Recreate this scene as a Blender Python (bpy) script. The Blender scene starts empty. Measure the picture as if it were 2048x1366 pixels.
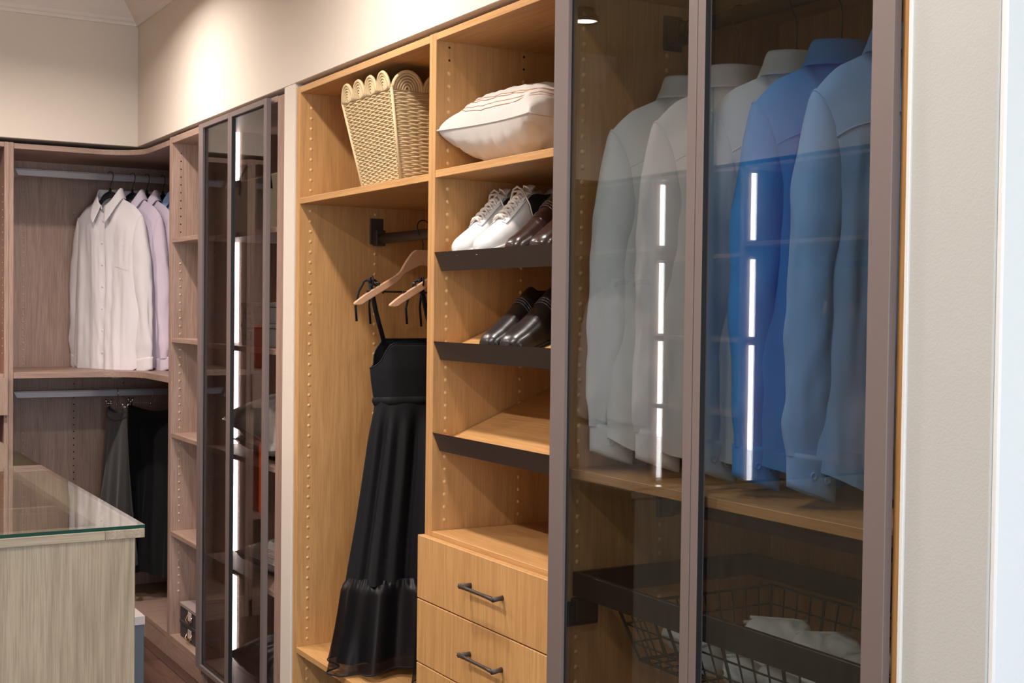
import bpy, bmesh, math, random
from math import sin, cos, pi, sqrt, radians
from mathutils import Vector, Matrix, noise
random.seed(7)
SC = bpy.context.scene
COL = SC.collection

# ------------------------------------------------------------------ camera
F_PX, YAW, PITCH, ROLL = 2579.2, 1.04020852, 0.02426993, 0.01205396
CAM = Vector((0.0, -1.46, 1.44))
cy_, sy_, cp_, sp_ = cos(YAW), sin(YAW), cos(PITCH), sin(PITCH)
fw = Vector((-sy_*cp_, cy_*cp_, -sp_)); r0 = Vector((cy_, sy_, 0)); u0 = r0.cross(fw)
rt = r0*cos(ROLL) + u0*sin(ROLL); up = u0*cos(ROLL) - r0*sin(ROLL)
cd = bpy.data.cameras.new('camera'); cam = bpy.data.objects.new('camera', cd); COL.objects.link(cam)
cd.sensor_width = 36.0; cd.lens = 36.0*F_PX/2048.0; cd.clip_start = 0.02
M = Matrix((rt, up, -fw)).transposed().to_4x4(); M.translation = CAM
cam.matrix_world = M
SC.camera = cam

# ------------------------------------------------------------------ world, daylight, exposure
SC.view_settings.view_transform = 'Standard'; SC.view_settings.look = 'None'
SC.view_settings.gamma = 1.0; SC.view_settings.use_curve_mapping = False
SC.view_settings.exposure = 0.0
W = bpy.data.worlds.new('world'); SC.world = W; W.use_nodes = True
W.node_tree.nodes['Background'].inputs['Color'].default_value = (0.76, 0.87, 1.0, 1)
W.node_tree.nodes['Background'].inputs['Strength'].default_value = 7.0
pl = bpy.data.lights.new('window_daylight', 'AREA'); pl.shape = 'RECTANGLE'; pl.size = 2.0; pl.size_y = 3.2
pl.cycles.is_portal = True
po = bpy.data.objects.new('window_daylight', pl); COL.objects.link(po)
po.location = (2.55, -0.8, 1.3); po.rotation_euler = (0, radians(90), 0)

LAMP_POWER = 25.0
LAMP_COLOR = (1.0, 0.90, 0.83)
LED_STRENGTH = 20.0

# ------------------------------------------------------------------ materials
def srgb(r, g, b):
    f = lambda c: (c/255/12.92) if c/255 <= .04045 else ((c/255+.055)/1.055)**2.4
    return (f(r), f(g), f(b), 1)
class NT:
    def __init__(s, name):
        s.m = bpy.data.materials.new(name); s.m.use_nodes = True
        s.t = s.m.node_tree; s.t.nodes.clear(); s.out = s.n('ShaderNodeOutputMaterial')
    def n(s, typ, **kw):
        x = s.t.nodes.new(typ)
        for k, v in kw.items():
            if k.startswith('i_'):
                x.inputs[k[2:].replace('_', ' ')].default_value = v
            else: setattr(x, k, v)
        return x
    def l(s, a, b): s.t.links.new(a, b)
    def math(s, op, a, b=None):
        x = s.n('ShaderNodeMath', operation=op)
        for i, q in enumerate((a, b)):
            if q is None: continue
            if isinstance(q, (int, float)): x.inputs[i].default_value = q
            else: s.l(q, x.inputs[i])
        return x.outputs[0]
    def mix(s, fac, a, b, blend='MIX'):
        x = s.n('ShaderNodeMix', data_type='RGBA', blend_type=blend)
        for sock, q in ((x.inputs[0], fac), (x.inputs[6], a), (x.inputs[7], b)):
            if isinstance(q, (int, float, tuple)): sock.default_value = q
            else: s.l(q, sock)
        return x.outputs[2]
def simple(name, col, rough=.5, metal=0.0, bump=0.0, bscale=400., spec=.5, var=0.0, sheen=0.0, coat=0.0):
    t = NT(name); b = t.n('ShaderNodeBsdfPrincipled')
    b.inputs['Base Color'].default_value = col; b.inputs['Roughness'].default_value = rough
    b.inputs['Metallic'].default_value = metal; b.inputs['Specular IOR Level'].default_value = spec
    if sheen: b.inputs['Sheen Weight'].default_value = sheen
    if coat: b.inputs['Coat Weight'].default_value = coat; b.inputs['Coat Roughness'].default_value = .08
    tc = t.n('ShaderNodeTexCoord')
    nz = t.n('ShaderNodeTexNoise', i_Scale=bscale, i_Detail=3.0); t.l(tc.outputs['Object'], nz.inputs['Vector'])
    if bump:
        bp = t.n('ShaderNodeBump', i_Strength=bump, i_Distance=.002)
        t.l(nz.outputs['Fac'], bp.inputs['Height']); t.l(bp.outputs[0], b.inputs['Normal'])
    if var:
        n2 = t.n('ShaderNodeTexNoise', i_Scale=bscale*.5, i_Detail=4.0); t.l(tc.outputs['Object'], n2.inputs['Vector'])
        dark = tuple(c*(1-var) for c in col[:3])+(1,)
        t.l(t.mix(n2.outputs['Fac'], dark, col), b.inputs['Base Color'])
    t.l(b.outputs[0], t.out.inputs[0]); return t.m
def wood(name, light, mid, dark, axis, rough=.45, ring=.5, pore=.3, sc=1.0):
    """procedural laminate with grain running along 'axis'"""
    t = NT(name); b = t.n('ShaderNodeBsdfPrincipled'); b.inputs['Roughness'].default_value = rough
    b.inputs['Specular IOR Level'].default_value = .35
    tc = t.n('ShaderNodeTexCoord'); oi = t.n('ShaderNodeObjectInfo')
    add = t.n('ShaderNodeVectorMath', operation='ADD'); t.l(tc.outputs['Object'], add.inputs[0])
    cm = t.n('ShaderNodeCombineXYZ'); 
    for k in range(3): t.l(t.math('MULTIPLY', oi.outputs['Random'], 13.0+7*k), cm.inputs[k])
    t.l(cm.outputs[0], add.inputs[1])
    def mp(across, along):
        m = t.n('ShaderNodeMapping'); s = [across*sc]*3; s['xyz'.index(axis)] = along*sc
        m.inputs['Scale'].default_value = s; t.l(add.outputs[0], m.inputs['Vector']); return m.outputs[0]
    n1 = t.n('ShaderNodeTexNoise', i_Scale=1.0, i_Detail=2.0, i_Distortion=.25); t.l(mp(7, .55), n1.inputs['Vector'])
    rg = t.math('PINGPONG', t.math('MULTIPLY', n1.outputs['Fac'], 22.0), 1.0)
    rg = t.math('POWER', rg, 1.6)
    n2 = t.n('ShaderNodeTexNoise', i_Scale=1.0, i_Detail=4.0, i_Roughness=.65); t.l(mp(330, 9), n2.inputs['Vector'])
    n3 = t.n('ShaderNodeTexNoise', i_Scale=1.0, i_Detail=2.0); t.l(mp(60, 1.2), n3.inputs['Vector'])
    n4 = t.n('ShaderNodeTexNoise', i_Scale=1.0, i_Detail=1.0); t.l(mp(5, .8), n4.inputs['Vector'])
    rp = t.n('ShaderNodeValToRGB'); rp.color_ramp.elements[0].position = .44; rp.color_ramp.elements[1].position = .62
    t.l(n2.outputs['Fac'], rp.inputs[0])
    c = t.mix(n4.outputs['Fac'], mid, light)
    c = t.mix(t.math('MULTIPLY', rg, ring*.55), c, mid)
    c = t.mix(t.math('MULTIPLY', t.math('MULTIPLY', rg, n3.outputs['Fac']), ring), c, dark)
    c = t.mix(t.math('MULTIPLY', rp.outputs[0], pore), c, dark)
    t.l(c, b.inputs['Base Color'])
    bp = t.n('ShaderNodeBump', i_Strength=.12, i_Distance=.001); t.l(n2.outputs['Fac'], bp.inputs['Height'])
    t.l(bp.outputs[0], b.inputs['Normal'])
    t.l(b.outputs[0], t.out.inputs[0]); return t.m
def fabric(name, col, rough=.85, weave=1400., sheen=.15, var=.06):
    t = NT(name); b = t.n('ShaderNodeBsdfPrincipled'); b.inputs['Roughness'].default_value = rough
    b.inputs['Specular IOR Level'].default_value = .25; b.inputs['Sheen Weight'].default_value = sheen
    tc = t.n('ShaderNodeTexCoord')
    n1 = t.n('ShaderNodeTexNoise', i_Scale=weave, i_Detail=2.0); t.l(tc.outputs['Object'], n1.inputs['Vector'])
    n2 = t.n('ShaderNodeTexNoise', i_Scale=5.0, i_Detail=3.0); t.l(tc.outputs['Object'], n2.inputs['Vector'])
    dark = tuple(c*(1-var*2) for c in col[:3])+(1,)
    t.l(t.mix(n2.outputs['Fac'], dark, col), b.inputs['Base Color'])
    bp = t.n('ShaderNodeBump', i_Strength=.15, i_Distance=.001)
    n3 = t.n('ShaderNodeTexNoise', i_Scale=28.0, i_Detail=4.0); t.l(tc.outputs['Object'], n3.inputs['Vector'])
    h = t.math('ADD', t.math('MULTIPLY', n1.outputs['Fac'], .12), n3.outputs['Fac'])
    t.l(h, bp.inputs['Height']); bp.inputs['Distance'].default_value = .003
    t.l(bp.outputs[0], b.inputs['Normal'])
    t.l(b.outputs[0], t.out.inputs[0]); return t.m
def pane(name, tint, refl=1.0, ior=1.5):
    t = NT(name); tr = t.n('ShaderNodeBsdfTransparent'); tr.inputs[0].default_value = tint
    gl = t.n('ShaderNodeBsdfGlossy'); gl.inputs['Roughness'].default_value = 0.0
    gl.inputs['Color'].default_value = (refl, refl, refl, 1)
    ge = t.n('ShaderNodeNewGeometry'); dp = t.n('ShaderNodeVectorMath', operation='DOT_PRODUCT')
    t.l(ge.outputs['Normal'], dp.inputs[0]); t.l(ge.outputs['Incoming'], dp.inputs[1])
    r0_ = ((ior-1)/(ior+1))**2                      # Schlick's Fresnel, the same on both faces of the pane
    k = t.math('POWER', t.math('SUBTRACT', 1.0, t.math('ABSOLUTE', dp.outputs['Value'])), 5.0)
    k = t.math('ADD', t.math('MULTIPLY', k, 1-r0_), r0_)
    mx = t.n('ShaderNodeMixShader'); t.l(k, mx.inputs[0]); t.l(tr.outputs[0], mx.inputs[1]); t.l(gl.outputs[0], mx.inputs[2])
    t.l(mx.outputs[0], t.out.inputs[0]); return t.m
def emit(name, col, s):
    t = NT(name); e = t.n('ShaderNodeEmission'); e.inputs[0].default_value = col; e.inputs[1].default_value = s
    t.l(e.outputs[0], t.out.inputs[0]); return t.m

OL, OM, OD = (.66, .38, .155, 1), (.50, .262, .098, 1), (.33, .16, .055, 1)
WL, WM, WD = (.415, .285, .225, 1), (.315, .205, .158, 1), (.17, .10, .078, 1)
AL, AM, AD = (.47, .39, .28, 1), (.38, .305, .21, 1), (.22, .165, .105, 1)
oak = {a: wood('oak_'+a, OL, OM, OD, a, ring=.42, pore=.40) for a in 'xyz'}
wal = {a: wood('walnut_'+a, WL, WM, WD, a, ring=.42, pore=.5) for a in 'xyz'}
ash = {a: wood('ash_'+a, AL, AM, AD, a, ring=.7, pore=.5, sc=.8) for a in 'yxz'}
m_wall = simple('painted_wall', (.68, .60, .52, 1), .9, bump=.25, bscale=260)
m_ceil = simple('ceiling_paint', (.70, .60, .38, 1), .9, bump=.2, bscale=260)
m_trim = simple('moulding_paint', (.74, .66, .60, 1), .6, bump=.05)
m_pier = simple('pier_daylight_cast', (.48, .482, .465, 1), .9, bump=.25, bscale=260)  # wall paint made greyer, with the cool daylight cast put into its colour
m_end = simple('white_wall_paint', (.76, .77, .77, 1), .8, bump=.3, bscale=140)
m_frame = simple('bronze_anodised_metal', (.20, .158, .152, 1), .45, metal=.25, bump=.1, bscale=900)
m_gask = simple('black_gasket', (.010, .010, .010, 1), .5)
m_lip = simple('dark_bronze_metal', (.060, .046, .040, 1), .45, metal=.4, bump=.15, bscale=1200)
m_black = simple('black_metal', (.012, .011, .011, 1), .4)
m_blackwire = simple('black_wire', (.01, .009, .009, 1), .45)
m_chrome = simple('chrome', (.8, .78, .75, 1), .12, metal=1.0)
m_gold = simple('brass', (.75, .55, .30, 1), .2, metal=1.0)
m_alu = simple('grey_aluminium', (.27, .245, .255, 1), .42, metal=.5, bump=.03)
m_hole = simple('dark_hole', (.02, .012, .006, 1), .9)
m_capo = simple('oak_cap', (.70, .42, .18, 1), .35)
m_capw = simple('walnut_cap', (.42, .29, .22, 1), .35)
m_glass_near = pane('smoked_glass', (.725, .735, .735, 1), 1.0)
m_glass_far = pane('grey_smoked_glass', (.56, .53, .52, 1), 1.0)
m_glass_top = pane('clear_glass', (.80, .83, .81, 1), 1.0, 1.9)
m_glass_edge = simple('green_glass_edge', (.004, .05, .035, 1), .08, spec=.8)
m_led = emit('led_strip_light', (1.0, .97, .95, 1), LED_STRENGTH)
m_lamp = emit('lamp_disc', (1.0, .9, .8, 1), 18.0)
f_white = fabric('white_cotton', (.80, .74, .76, 1))
f_lilac = fabric('lilac_cotton', (.72, .62, .74, 1))
f_pblue = fabric('pale_blue_cotton', (.35, .55, .85, 1))
f_grey1 = fabric('pale_grey_cotton', (.80, .86, .89, 1))
f_grey2 = fabric('ivory_cotton', (.88, .87, .88, 1))
f_grey3 = fabric('mint_grey_cotton', (.76, .86, .90, 1))
f_blue1 = fabric('mid_blue_cotton', (.08, .38, .95, 1))
f_blue2 = fabric('sky_blue_cotton', (.27, .54, 1.0, 1))
f_char = fabric('charcoal_wool', (.045, .036, .038, 1), var=.25)
f_black = fabric('black_cloth', (.006, .006, .007, 1), sheen=.02)
f_dress = fabric('black_chiffon', (.006, .0065, .009, 1), rough=.65, sheen=.03)
f_vel = simple('black_velvet', (.006, .006, .006, 1), .8)
f_cush = fabric('white_satin', (.54, .51, .48, 1), rough=.45, sheen=.2)
f_cgrey = fabric('grey_velvet', (.46, .44, .42, 1), rough=.5)
f_cdark = fabric('dark_velvet', (.018, .014, .014, 1), rough=.6)
f_towel = fabric('white_terry', (.75, .80, .80, 1), weave=500)
m_beech = wood('beech', (.60, .36, .22, 1), (.52, .30, .175, 1), (.36, .19, .10, 1), 'y', ring=.2, pore=.15)
m_rope = simple('paper_rope', (.74, .56, .32, 1), .8, bump=.6, bscale=700, var=.35)
m_wleather = simple('white_leather', (.66, .665, .68, 1), .45, bump=.06, bscale=500)
m_sole = simple('white_rubber', (.68, .66, .655, 1), .6)
m_lace = fabric('cream_lace', (.75, .66, .60, 1))
m_patch = simple('black_printed_canvas', (.014, .014, .016, 1), .6, bump=.3, bscale=300)
m_bleather = simple('black_leather', (.008, .0065, .0065, 1), .30, bump=.05, bscale=200, coat=.08)
m_brleather = simple('dark_brown_leather', (.022, .008, .008, 1), .25, bump=.05, bscale=200, coat=.2)
m_lining = simple('tan_lining', (.30, .13, .05, 1), .7)
m_box = simple('charcoal_box_paper', (.045, .036, .038, 1), .6, bump=.1)
m_boxtop = simple('box_lid_paper', (.30, .24, .23, 1), .5)
m_gbox = simple('grey_leatherette', (.17, .155, .15, 1), .5, bump=.15)
m_tote = simple('olive_canvas', (.30, .27, .185, 1), .7, bump=.15)
m_orange = simple('orange_paper', (.95, .13, .01, 1), .5)
m_slate = simple('slate_laminate', (.085, .105, .13, 1), .5, bump=.1)
m_slatetop = simple('pale_grey_top', (.55, .47, .47, 1), .4)
m_thread = simple('gold_thread', (.52, .29, .17, 1), .45, metal=.15)
m_tag = simple('black_label', (.01, .01, .015, 1), .6)
m_shadowgap = simple('black_backing', (.02, .018, .016, 1), .9)

def sheer():
    t = NT('sheer_black_organza'); tr = t.n('ShaderNodeBsdfTransparent'); b = t.n('ShaderNodeBsdfPrincipled')
    tr.inputs[0].default_value = (.62, .58, .58, 1)
    b.inputs['Base Color'].default_value = (.012, .011, .014, 1); b.inputs['Roughness'].default_value = .4
    mx = t.n('ShaderNodeMixShader'); 
    tc = t.n('ShaderNodeTexCoord'); nz = t.n('ShaderNodeTexNoise', i_Scale=900.0); t.l(tc.outputs['Object'], nz.inputs['Vector'])
    t.l(t.math('ADD', t.math('MULTIPLY', nz.outputs['Fac'], .3), .28), mx.inputs[0])
    t.l(tr.outputs[0], mx.inputs[1]); t.l(b.outputs[0], mx.inputs[2]); t.l(mx.outputs[0], t.out.inputs[0]); return t.m
m_sheer = sheer()

def floor_mat(name, k):
    return wood(name, (.115*k, .062*k, .045*k, 1), (.078*k, .040*k, .030*k, 1), (.03, .014, .010, 1), 'x', rough=.4, ring=.8, pore=.5, sc=.9)
m_plank = [floor_mat('dark_plank_%s' % c, k) for c, k in (('a', 1.0), ('b', 1.25), ('c', .85))]

# ------------------------------------------------------------------ mesh builder
class MB:
    def __init__(s): s.v = []; s.f = []; s.sm = []; s.mi = []
    def add(s, vs, fs, smooth=False, mi=0):
        o = len(s.v); s.v += [Vector(p) for p in vs]
        for f in fs: s.f.append(tuple(i+o for i in f)); s.sm.append(smooth); s.mi.append(mi)
        return s
    def box(s, x0, x1, y0, y1, z0, z1, mi=0):
        v = [(x, y, z) for x in (x0, x1) for y in (y0, y1) for z in (z0, z1)]
        return s.add(v, [(0, 1, 3, 2), (4, 6, 7, 5), (0, 4, 5, 1), (2, 3, 7, 6), (0, 2, 6, 4), (1, 5, 7, 3)], mi=mi)
    def prism(s, pts, a0, a1, axis='z', mi=0):
        """polygon pts (2D) extruded along axis"""
        def P(p, a):
            return {'z': (p[0], p[1], a), 'x': (a, p[0], p[1]), 'y': (p[0], a, p[1])}[axis]
        n = len(pts); v = [P(p, a0) for p in pts] + [P(p, a1) for p in pts]
        f = [tuple(range(n))[::-1], tuple(range(n, 2*n))] + [(i, (i+1) % n, n+(i+1) % n, n+i) for i in range(n)]
        return s.add(v, f, mi=mi)
    def tube(s, pts, r, n=8, closed=False, mi=0, flat=1.0, upv=None):
        pts = [Vector(p) for p in pts]; m = len(pts); V = []; F = []
        prev = None
        for i, p in enumerate(pts):
            a = pts[(i-1) % m] if (closed or i) else p; b = pts[(i+1) % m] if (closed or i < m-1) else p
            d = (b-a).normalized() if (b-a).length > 1e-9 else Vector((0, 0, 1))
            ref = prev if prev is not None else (Vector(upv) if upv else (Vector((0, 0, 1)) if abs(d.z) < .9 else Vector((1, 0, 0))))
            e1 = (ref-d*ref.dot(d))
            if e1.length < 1e-6: e1 = d.orthogonal()
            e1.normalize(); e2 = d.cross(e1); prev = e1
            rr = r[i] if isinstance(r, (list, tuple)) else r
            for k in range(n):
                t = 2*pi*k/n; V.append(p+e1*cos(t)*rr+e2*sin(t)*rr*flat)
        for i in range(m if closed else m-1):
            for k in range(n):
                a = i*n+k; b = i*n+(k+1) % n; j = ((i+1) % m)*n
                F.append((a, b, j+(k+1) % n, j+k))
        if not closed: F += [tuple(range(n))[::-1], tuple(range((m-1)*n, m*n))]
        return s.add(V, F, True, mi)
    def cyl(s, p0, p1, r, n=16, mi=0): 
        s.tube([p0, p1], r, n, mi=mi)
        for k in range(len(s.f)-n-2, len(s.f)): s.sm[k] = len(s.f[k]) == 4 and n > 8
        return s
    def grid(s, fn, nu, nv, cu=False, cv=False, mi=0):
        U = nu if cu else nu+1; Vn = nv if cv else nv+1
        V = [fn(i/nu, j/nv) for j in range(Vn) for i in range(U)]
        F = []
        for j in range(nv):
            for i in range(nu):
                a = j*U+i; b = j*U+(i+1) % U; j2 = (j+1) % Vn
                F.append((a, b, j2*U+(i+1) % U, j2*U+i))
        return s.add(V, F, True, mi)
    def lathe(s, prof, c, n=24, axis='z', mi=0):
        V = []; F = []
        for (r, h) in prof:
            for k in range(n):
                t = 2*pi*k/n; a, b = r*cos(t), r*sin(t)
                V.append(Vector(c)+Vector({'z': (a, b, h), 'x': (h, a, b), 'y': (a, h, b)}[axis]))
        for i in range(len(prof)-1):
            for k in range(n): F.append((i*n+k, i*n+(k+1) % n, (i+1)*n+(k+1) % n, (i+1)*n+k))
        F += [tuple(range(n))[::-1], tuple(range((len(prof)-1)*n, len(prof)*n))]
        return s.add(V, F, True, mi)
    def sphere(s, c, r, nu=12, nv=8, sc=(1, 1, 1), mi=0):
        return s.lathe([(r*sin(pi*j/nv)*1 + (1e-5 if j in (0, nv) else 0), -r*cos(pi*j/nv)) for j in range(nv+1)], (0, 0, 0), nu, mi=mi) if False else s._sph(c, r, nu, nv, sc, mi)
    def _sph(s, c, r, nu, nv, sc, mi):
        c = Vector(c)
        def fn(u, v):
            a = 2*pi*u; b = pi*v
            return c+Vector((r*sc[0]*sin(b)*cos(a), r*sc[1]*sin(b)*sin(a), r*sc[2]*cos(b)))
        return s.grid(fn, nu, nv, cu=True, mi=mi)
    def xf(s, M):
        s.v = [M @ p for p in s.v]; return s

def worldloc(o):
    l = Vector((0, 0, 0))
    while o is not None: l = l+o.location; o = o.parent
    return l
def obj(name, mb, mats, parent=None, bevel=0, local=False, solid=0, shade=None):
    """links ONE mesh object; mb in world coordinates unless local"""
    me = bpy.data.meshes.new(name)
    off = Vector((0, 0, 0)) if (parent is None or local) else worldloc(parent)
    me.from_pydata([tuple(p-off) for p in mb.v], [], mb.f)
    mats = mats if isinstance(mats, (list, tuple)) else [mats]
    for m in mats: me.materials.append(m)
    for p, sm, mi in zip(me.polygons, mb.sm, mb.mi): p.use_smooth = sm; p.material_index = mi
    bm = bmesh.new(); bm.from_mesh(me)
    bmesh.ops.recalc_face_normals(bm, faces=bm.faces)
    if bevel:
        es = [e for e in bm.edges if len(e.link_faces) == 2 and e.calc_face_angle(0) > .5]
        bmesh.ops.bevel(bm, geom=es, offset=bevel, segments=1, affect='EDGES', clamp_overlap=True)
    bm.to_mesh(me); bm.free()
    o = bpy.data.objects.new(name, me); COL.objects.link(o)
    if parent is not None: o.parent = parent
    if solid:
        md = o.modifiers.new('thickness', 'SOLIDIFY'); md.thickness = solid; md.offset = 0
    return o
def tag(o, label=None, cat=None, group=None, kind=None):
    if label: o['label'] = label
    if cat: o['category'] = cat
    if group: o['group'] = group
    if kind: o['kind'] = kind
    return o
def thing(name, label, cat, loc=(0, 0, 0), rotz=0, group=None):
    o = bpy.data.objects.new(name, None); COL.objects.link(o); o.empty_display_size = .05
    o.location = loc; o.rotation_euler = (0, 0, rotz)
    return tag(o, label, cat, group)
def copy_tree(o, parent=None, kids=None):
    c = o.copy(); COL.objects.link(c); c.parent = parent
    for ch in [x for x in list(bpy.data.objects) if x.parent == o]: copy_tree(ch, c)
    return c
def struct(name, mb, mats, bevel=0, label=None):
    o = obj(name, mb, mats, None, bevel); return tag(o, kind='structure', label=label)

# ------------------------------------------------------------------ room shell
TOP = 2.127; HEAD = 2.140; YW = -.005; XL = -5.766; YB = .65; CEIL = 2.79
mb = MB()
mb.box(XL, -1.184, YW, YB, HEAD, CEIL)                    # header above the closets
mb.box(-3.932, -3.840, YW, YB, 0, HEAD)                   # pier between the two closet runs
mb.box(-6.45, -1.184, YB, YB+.1, 0, CEIL)
struct('wall_back', mb, m_wall, bevel=.002)
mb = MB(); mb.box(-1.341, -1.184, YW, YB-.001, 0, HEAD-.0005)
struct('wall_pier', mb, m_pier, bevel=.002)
mb = MB(); mb.box(-1.186, -1.174, YW+.003, YB, 0, CEIL)
struct('trim_1', mb, m_end, bevel=.003)
mb = MB(); mb.box(-1.3415, -1.334, YW-.004, YW+.003, 0, HEAD)
struct('trim_2', mb, m_end, bevel=.001)
mb = MB(); mb.box(-6.45, XL, -2.62, YB, HEAD, CEIL); mb.box(-6.45, -6.30, -2.62, YB, 0, HEAD)
struct('wall_left', mb, m_wall, bevel=.002)
mb = MB(); mb.box(-6.45, 2.7, -3.2, -3.1, 0, CEIL); mb.box(-6.3, -2.6, -3.1, -2.5, HEAD, CEIL)
struct('wall_front', mb, m_wall)
mb = MB(); mb.box(-1.18, 2.7, 1.6, 1.7, 0, CEIL); mb.box(-1.28, -1.18, YB, 1.7, 0, CEIL)
struct('wall_far', mb, m_end)
mb = MB(); mb.box(2.6, 2.7, -3.1, -2.5, 0, CEIL); mb.box(2.6, 2.7, .9, 1.6, 0, CEIL)
mb.box(2.6, 2.7, -2.5, .9, 0, .25); mb.box(2.6, 2.7, -2.5, .9, 2.4, CEIL)
struct('wall_right', mb, m_end)
mb = MB()
for yy in (-2.5, -.83, .85): mb.box(2.6, 2.66, yy, yy+.05, .25, 2.4)
mb.box(2.6, 2.66, -2.5, .9, .25, .30); mb.box(2.6, 2.66, -2.5, .9, 2.35, 2.4)
struct('window_1', mb, m_frame)
mb = MB(); mb.box(-6.45, 2.7, -3.2, 1.7, CEIL, CEIL+.1); struct('ceiling', mb, m_ceil)
mb = MB(); mb.box(-6.45, 2.7, -3.2, 1.7, -.08, -.012)
flo = struct('floor', mb, m_shadowgap)
k = 0
PW, PLN = .18, 1.3
for r in range(int(3.75/PW)+1):
    y0 = -3.1+r*PW; off = random.uniform(0, PLN)
    x = -6.3-off
    while x < 1.5:
        xa, xb = max(x, -6.3), min(x+PLN, 1.5)
        if xb-xa > .05 and y0 < .62:
            m2 = MB(); m2.box(xa+.001, xb-.001, y0+.001, min(y0+PW, .65)-.001, -.012, -random.uniform(0, .0006))
            obj('floorboard', m2, m_plank[k % 3], flo, bevel=.001); k += 1
        x += PLN
# crown moulding
def crown(axis):
    prof = [(0, 0), (.010, 0), (.012, .012), (.020, .018), (.026, .030), (.030, .034), (.050, .055), (.078, .088), (.088, .098), (.100, .104), (.104, .124), (0, .124)]
    z0 = CEIL-.124; m = MB(); n = len(prof); V = []
    if axis == 'y':      # along left wall, mitred at the corner
        for (d, h) in prof: V.append((XL+d, -2.62, z0+h))
        for (d, h) in prof: V.append((XL+d, YW-d, z0+h))
    else:
        for (d, h) in prof: V.append((XL+d, YW-d, z0+h))
        for (d, h) in prof: V.append((-1.184, YW-d, z0+h))
    m.add(V, [tuple(range(n)), tuple(range(n, 2*n))]+[(i, (i+1) % n, n+(i+1) % n, n+i) for i in range(n)])
    return m
struct('trim_3', crown('y'), m_trim); struct('trim_4', crown('x'), m_trim)

# ------------------------------------------------------------------ ceiling downlights
lampdefs = [(-4.73, -.57, .84), (-2.95, -.57, .85), (-1.35, -.57, .45), (-4.83, -1.75, 1.3), (-2.95, -1.78, 1.1), (-.75, -1.78, 1.25)]
lab = {0: 'black can downlight on the ceiling nearest the corner by the back wall', 1: 'black can downlight above the open oak wardrobe',
       2: 'black can downlight above the glass fronted oak wardrobe', 3: 'black can downlight mirrored at the top of the glass door',
       4: 'black can downlight over the aisle beyond the island', 5: 'black can downlight nearest the camera on the room side'}
for i, (x, y, p) in enumerate(lampdefs):
    t = thing('downlight', lab[i], 'lamp', (x, y, CEIL), group='ceiling downlights')
    m = MB(); m.lathe([(.03, 0), (.045, -.006), (.045, -.028), (.062, -.040), (.066, -.064), (.060, -.064), (.056, -.052)], (x, y, CEIL), 28)
    obj('lamp_shade', m, m_black, t)
    m = MB(); m.lathe([(.0545, -.054), (.0545, -.057)], (x, y, CEIL), 28); obj('light_disc', m, m_lamp, t)
    L = bpy.data.lights.new('downlight_beam', 'AREA'); L.shape = 'DISK'; L.size = .10; L.energy = LAMP_POWER*p; L.color = LAMP_COLOR; L.spread = radians(154)
    lo = bpy.data.objects.new('downlight_beam', L); COL.objects.link(lo); lo.parent = t; lo.location = (0, 0, -.068)

# ------------------------------------------------------------------ shared cabinet helpers
def cap_rows(rows, X, side, m, r=.0055, skip=(), z0=.0, z1=2.1, axis='x'):
    """raised cover caps; rows = list of Y (panel facing X) or list of Y on a wall facing +X"""
    for yy in rows:
        for k in range(70):
            z = .014+.032*k
            if z < z0 or z > z1 or any(a < z < b for a, b in skip): continue
            V = []; F = []; n = 8
            for (rr, h) in ((1, 0), (.8, .45), (.35, .75)):
                for q in range(n):
                    t = 2*pi*q/n; V.append((X+side*h*r*.6, yy+rr*r*cos(t), z+rr*r*sin(t)))
            for a in range(2):
                for q in range(n): F.append((a*n+q, a*n+(q+1) % n, (a+1)*n+(q+1) % n, (a+1)*n+q))
            F.append(tuple(range(2*n, 3*n))); m.add(V, F, True)
def hole_rows(rows, X, side, m, z0, z1, r=.0032):
    for yy in rows:
        for k in range(70):
            z = .014+.032*k
            if z < z0 or z > z1: continue
            m.add([(X+side*.0004, yy+r*cos(2*pi*q/8), z+r*sin(2*pi*q/8)) for q in range(8)], [tuple(range(8))])
def caps(parent, rows, X, mat, z0, z1, skip=()):
    m = MB(); cap_rows(rows, X, 1, m, z0=z0, z1=z1, skip=skip); o = obj('cover_caps', m, mat, parent); o['kind'] = 'stuff'
def holes(parent, rows, X, z0, z1):
    m = MB(); hole_rows(rows, X, 1, m, z0, z1); o = obj('shelf_pin_holes', m, m_hole, parent); o['kind'] = 'stuff'
def panel(name, parent, x0, x1, y0, y1, z0, z1, mat, bevel=.0012, label=None):
    m = MB(); m.box(x0, x1, y0, y1, z0, z1); o = obj(name, m, mat, parent, bevel=bevel)
    if label: o['label'] = label
    return o
DEP = .58

# ------------------------------------------------------------------ oak wardrobe, open, left bay
A = thing('open_wardrobe', 'open oak wardrobe bay holding the wicker basket and black dresses', 'wardrobe', (-3.36, .29, 0))
panel('side_panel', A, -3.836, -3.805, 0, DEP, .0, TOP, oak['z'])
panel('side_panel', A, -2.914, -2.8965, 0, DEP, .0, TOP, oak['z'])
panel('top_panel', A, -3.805, -2.914, 0, DEP, 2.106, TOP-.001, oak['x'])
panel('back_panel', A, -3.805, -2.914, DEP-.008, DEP, 0.0, 2.106, oak['z'])
panel('shelf', A, -3.8045, -2.9145, .001, DEP-.009, 1.762, 1.781, oak['x'])
panel('shelf', A, -3.8045, -2.9145, .001, DEP-.009, .357, .376, oak['x'])
panel('kick_board', A, -3.8045, -2.9145, .03, .048, 0, .10, oak['x'])
caps(A, (.037, .258), -3.805, m_capo, .12, 2.09, skip=((1.757, 1.786), (.35, .38)))
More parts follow.
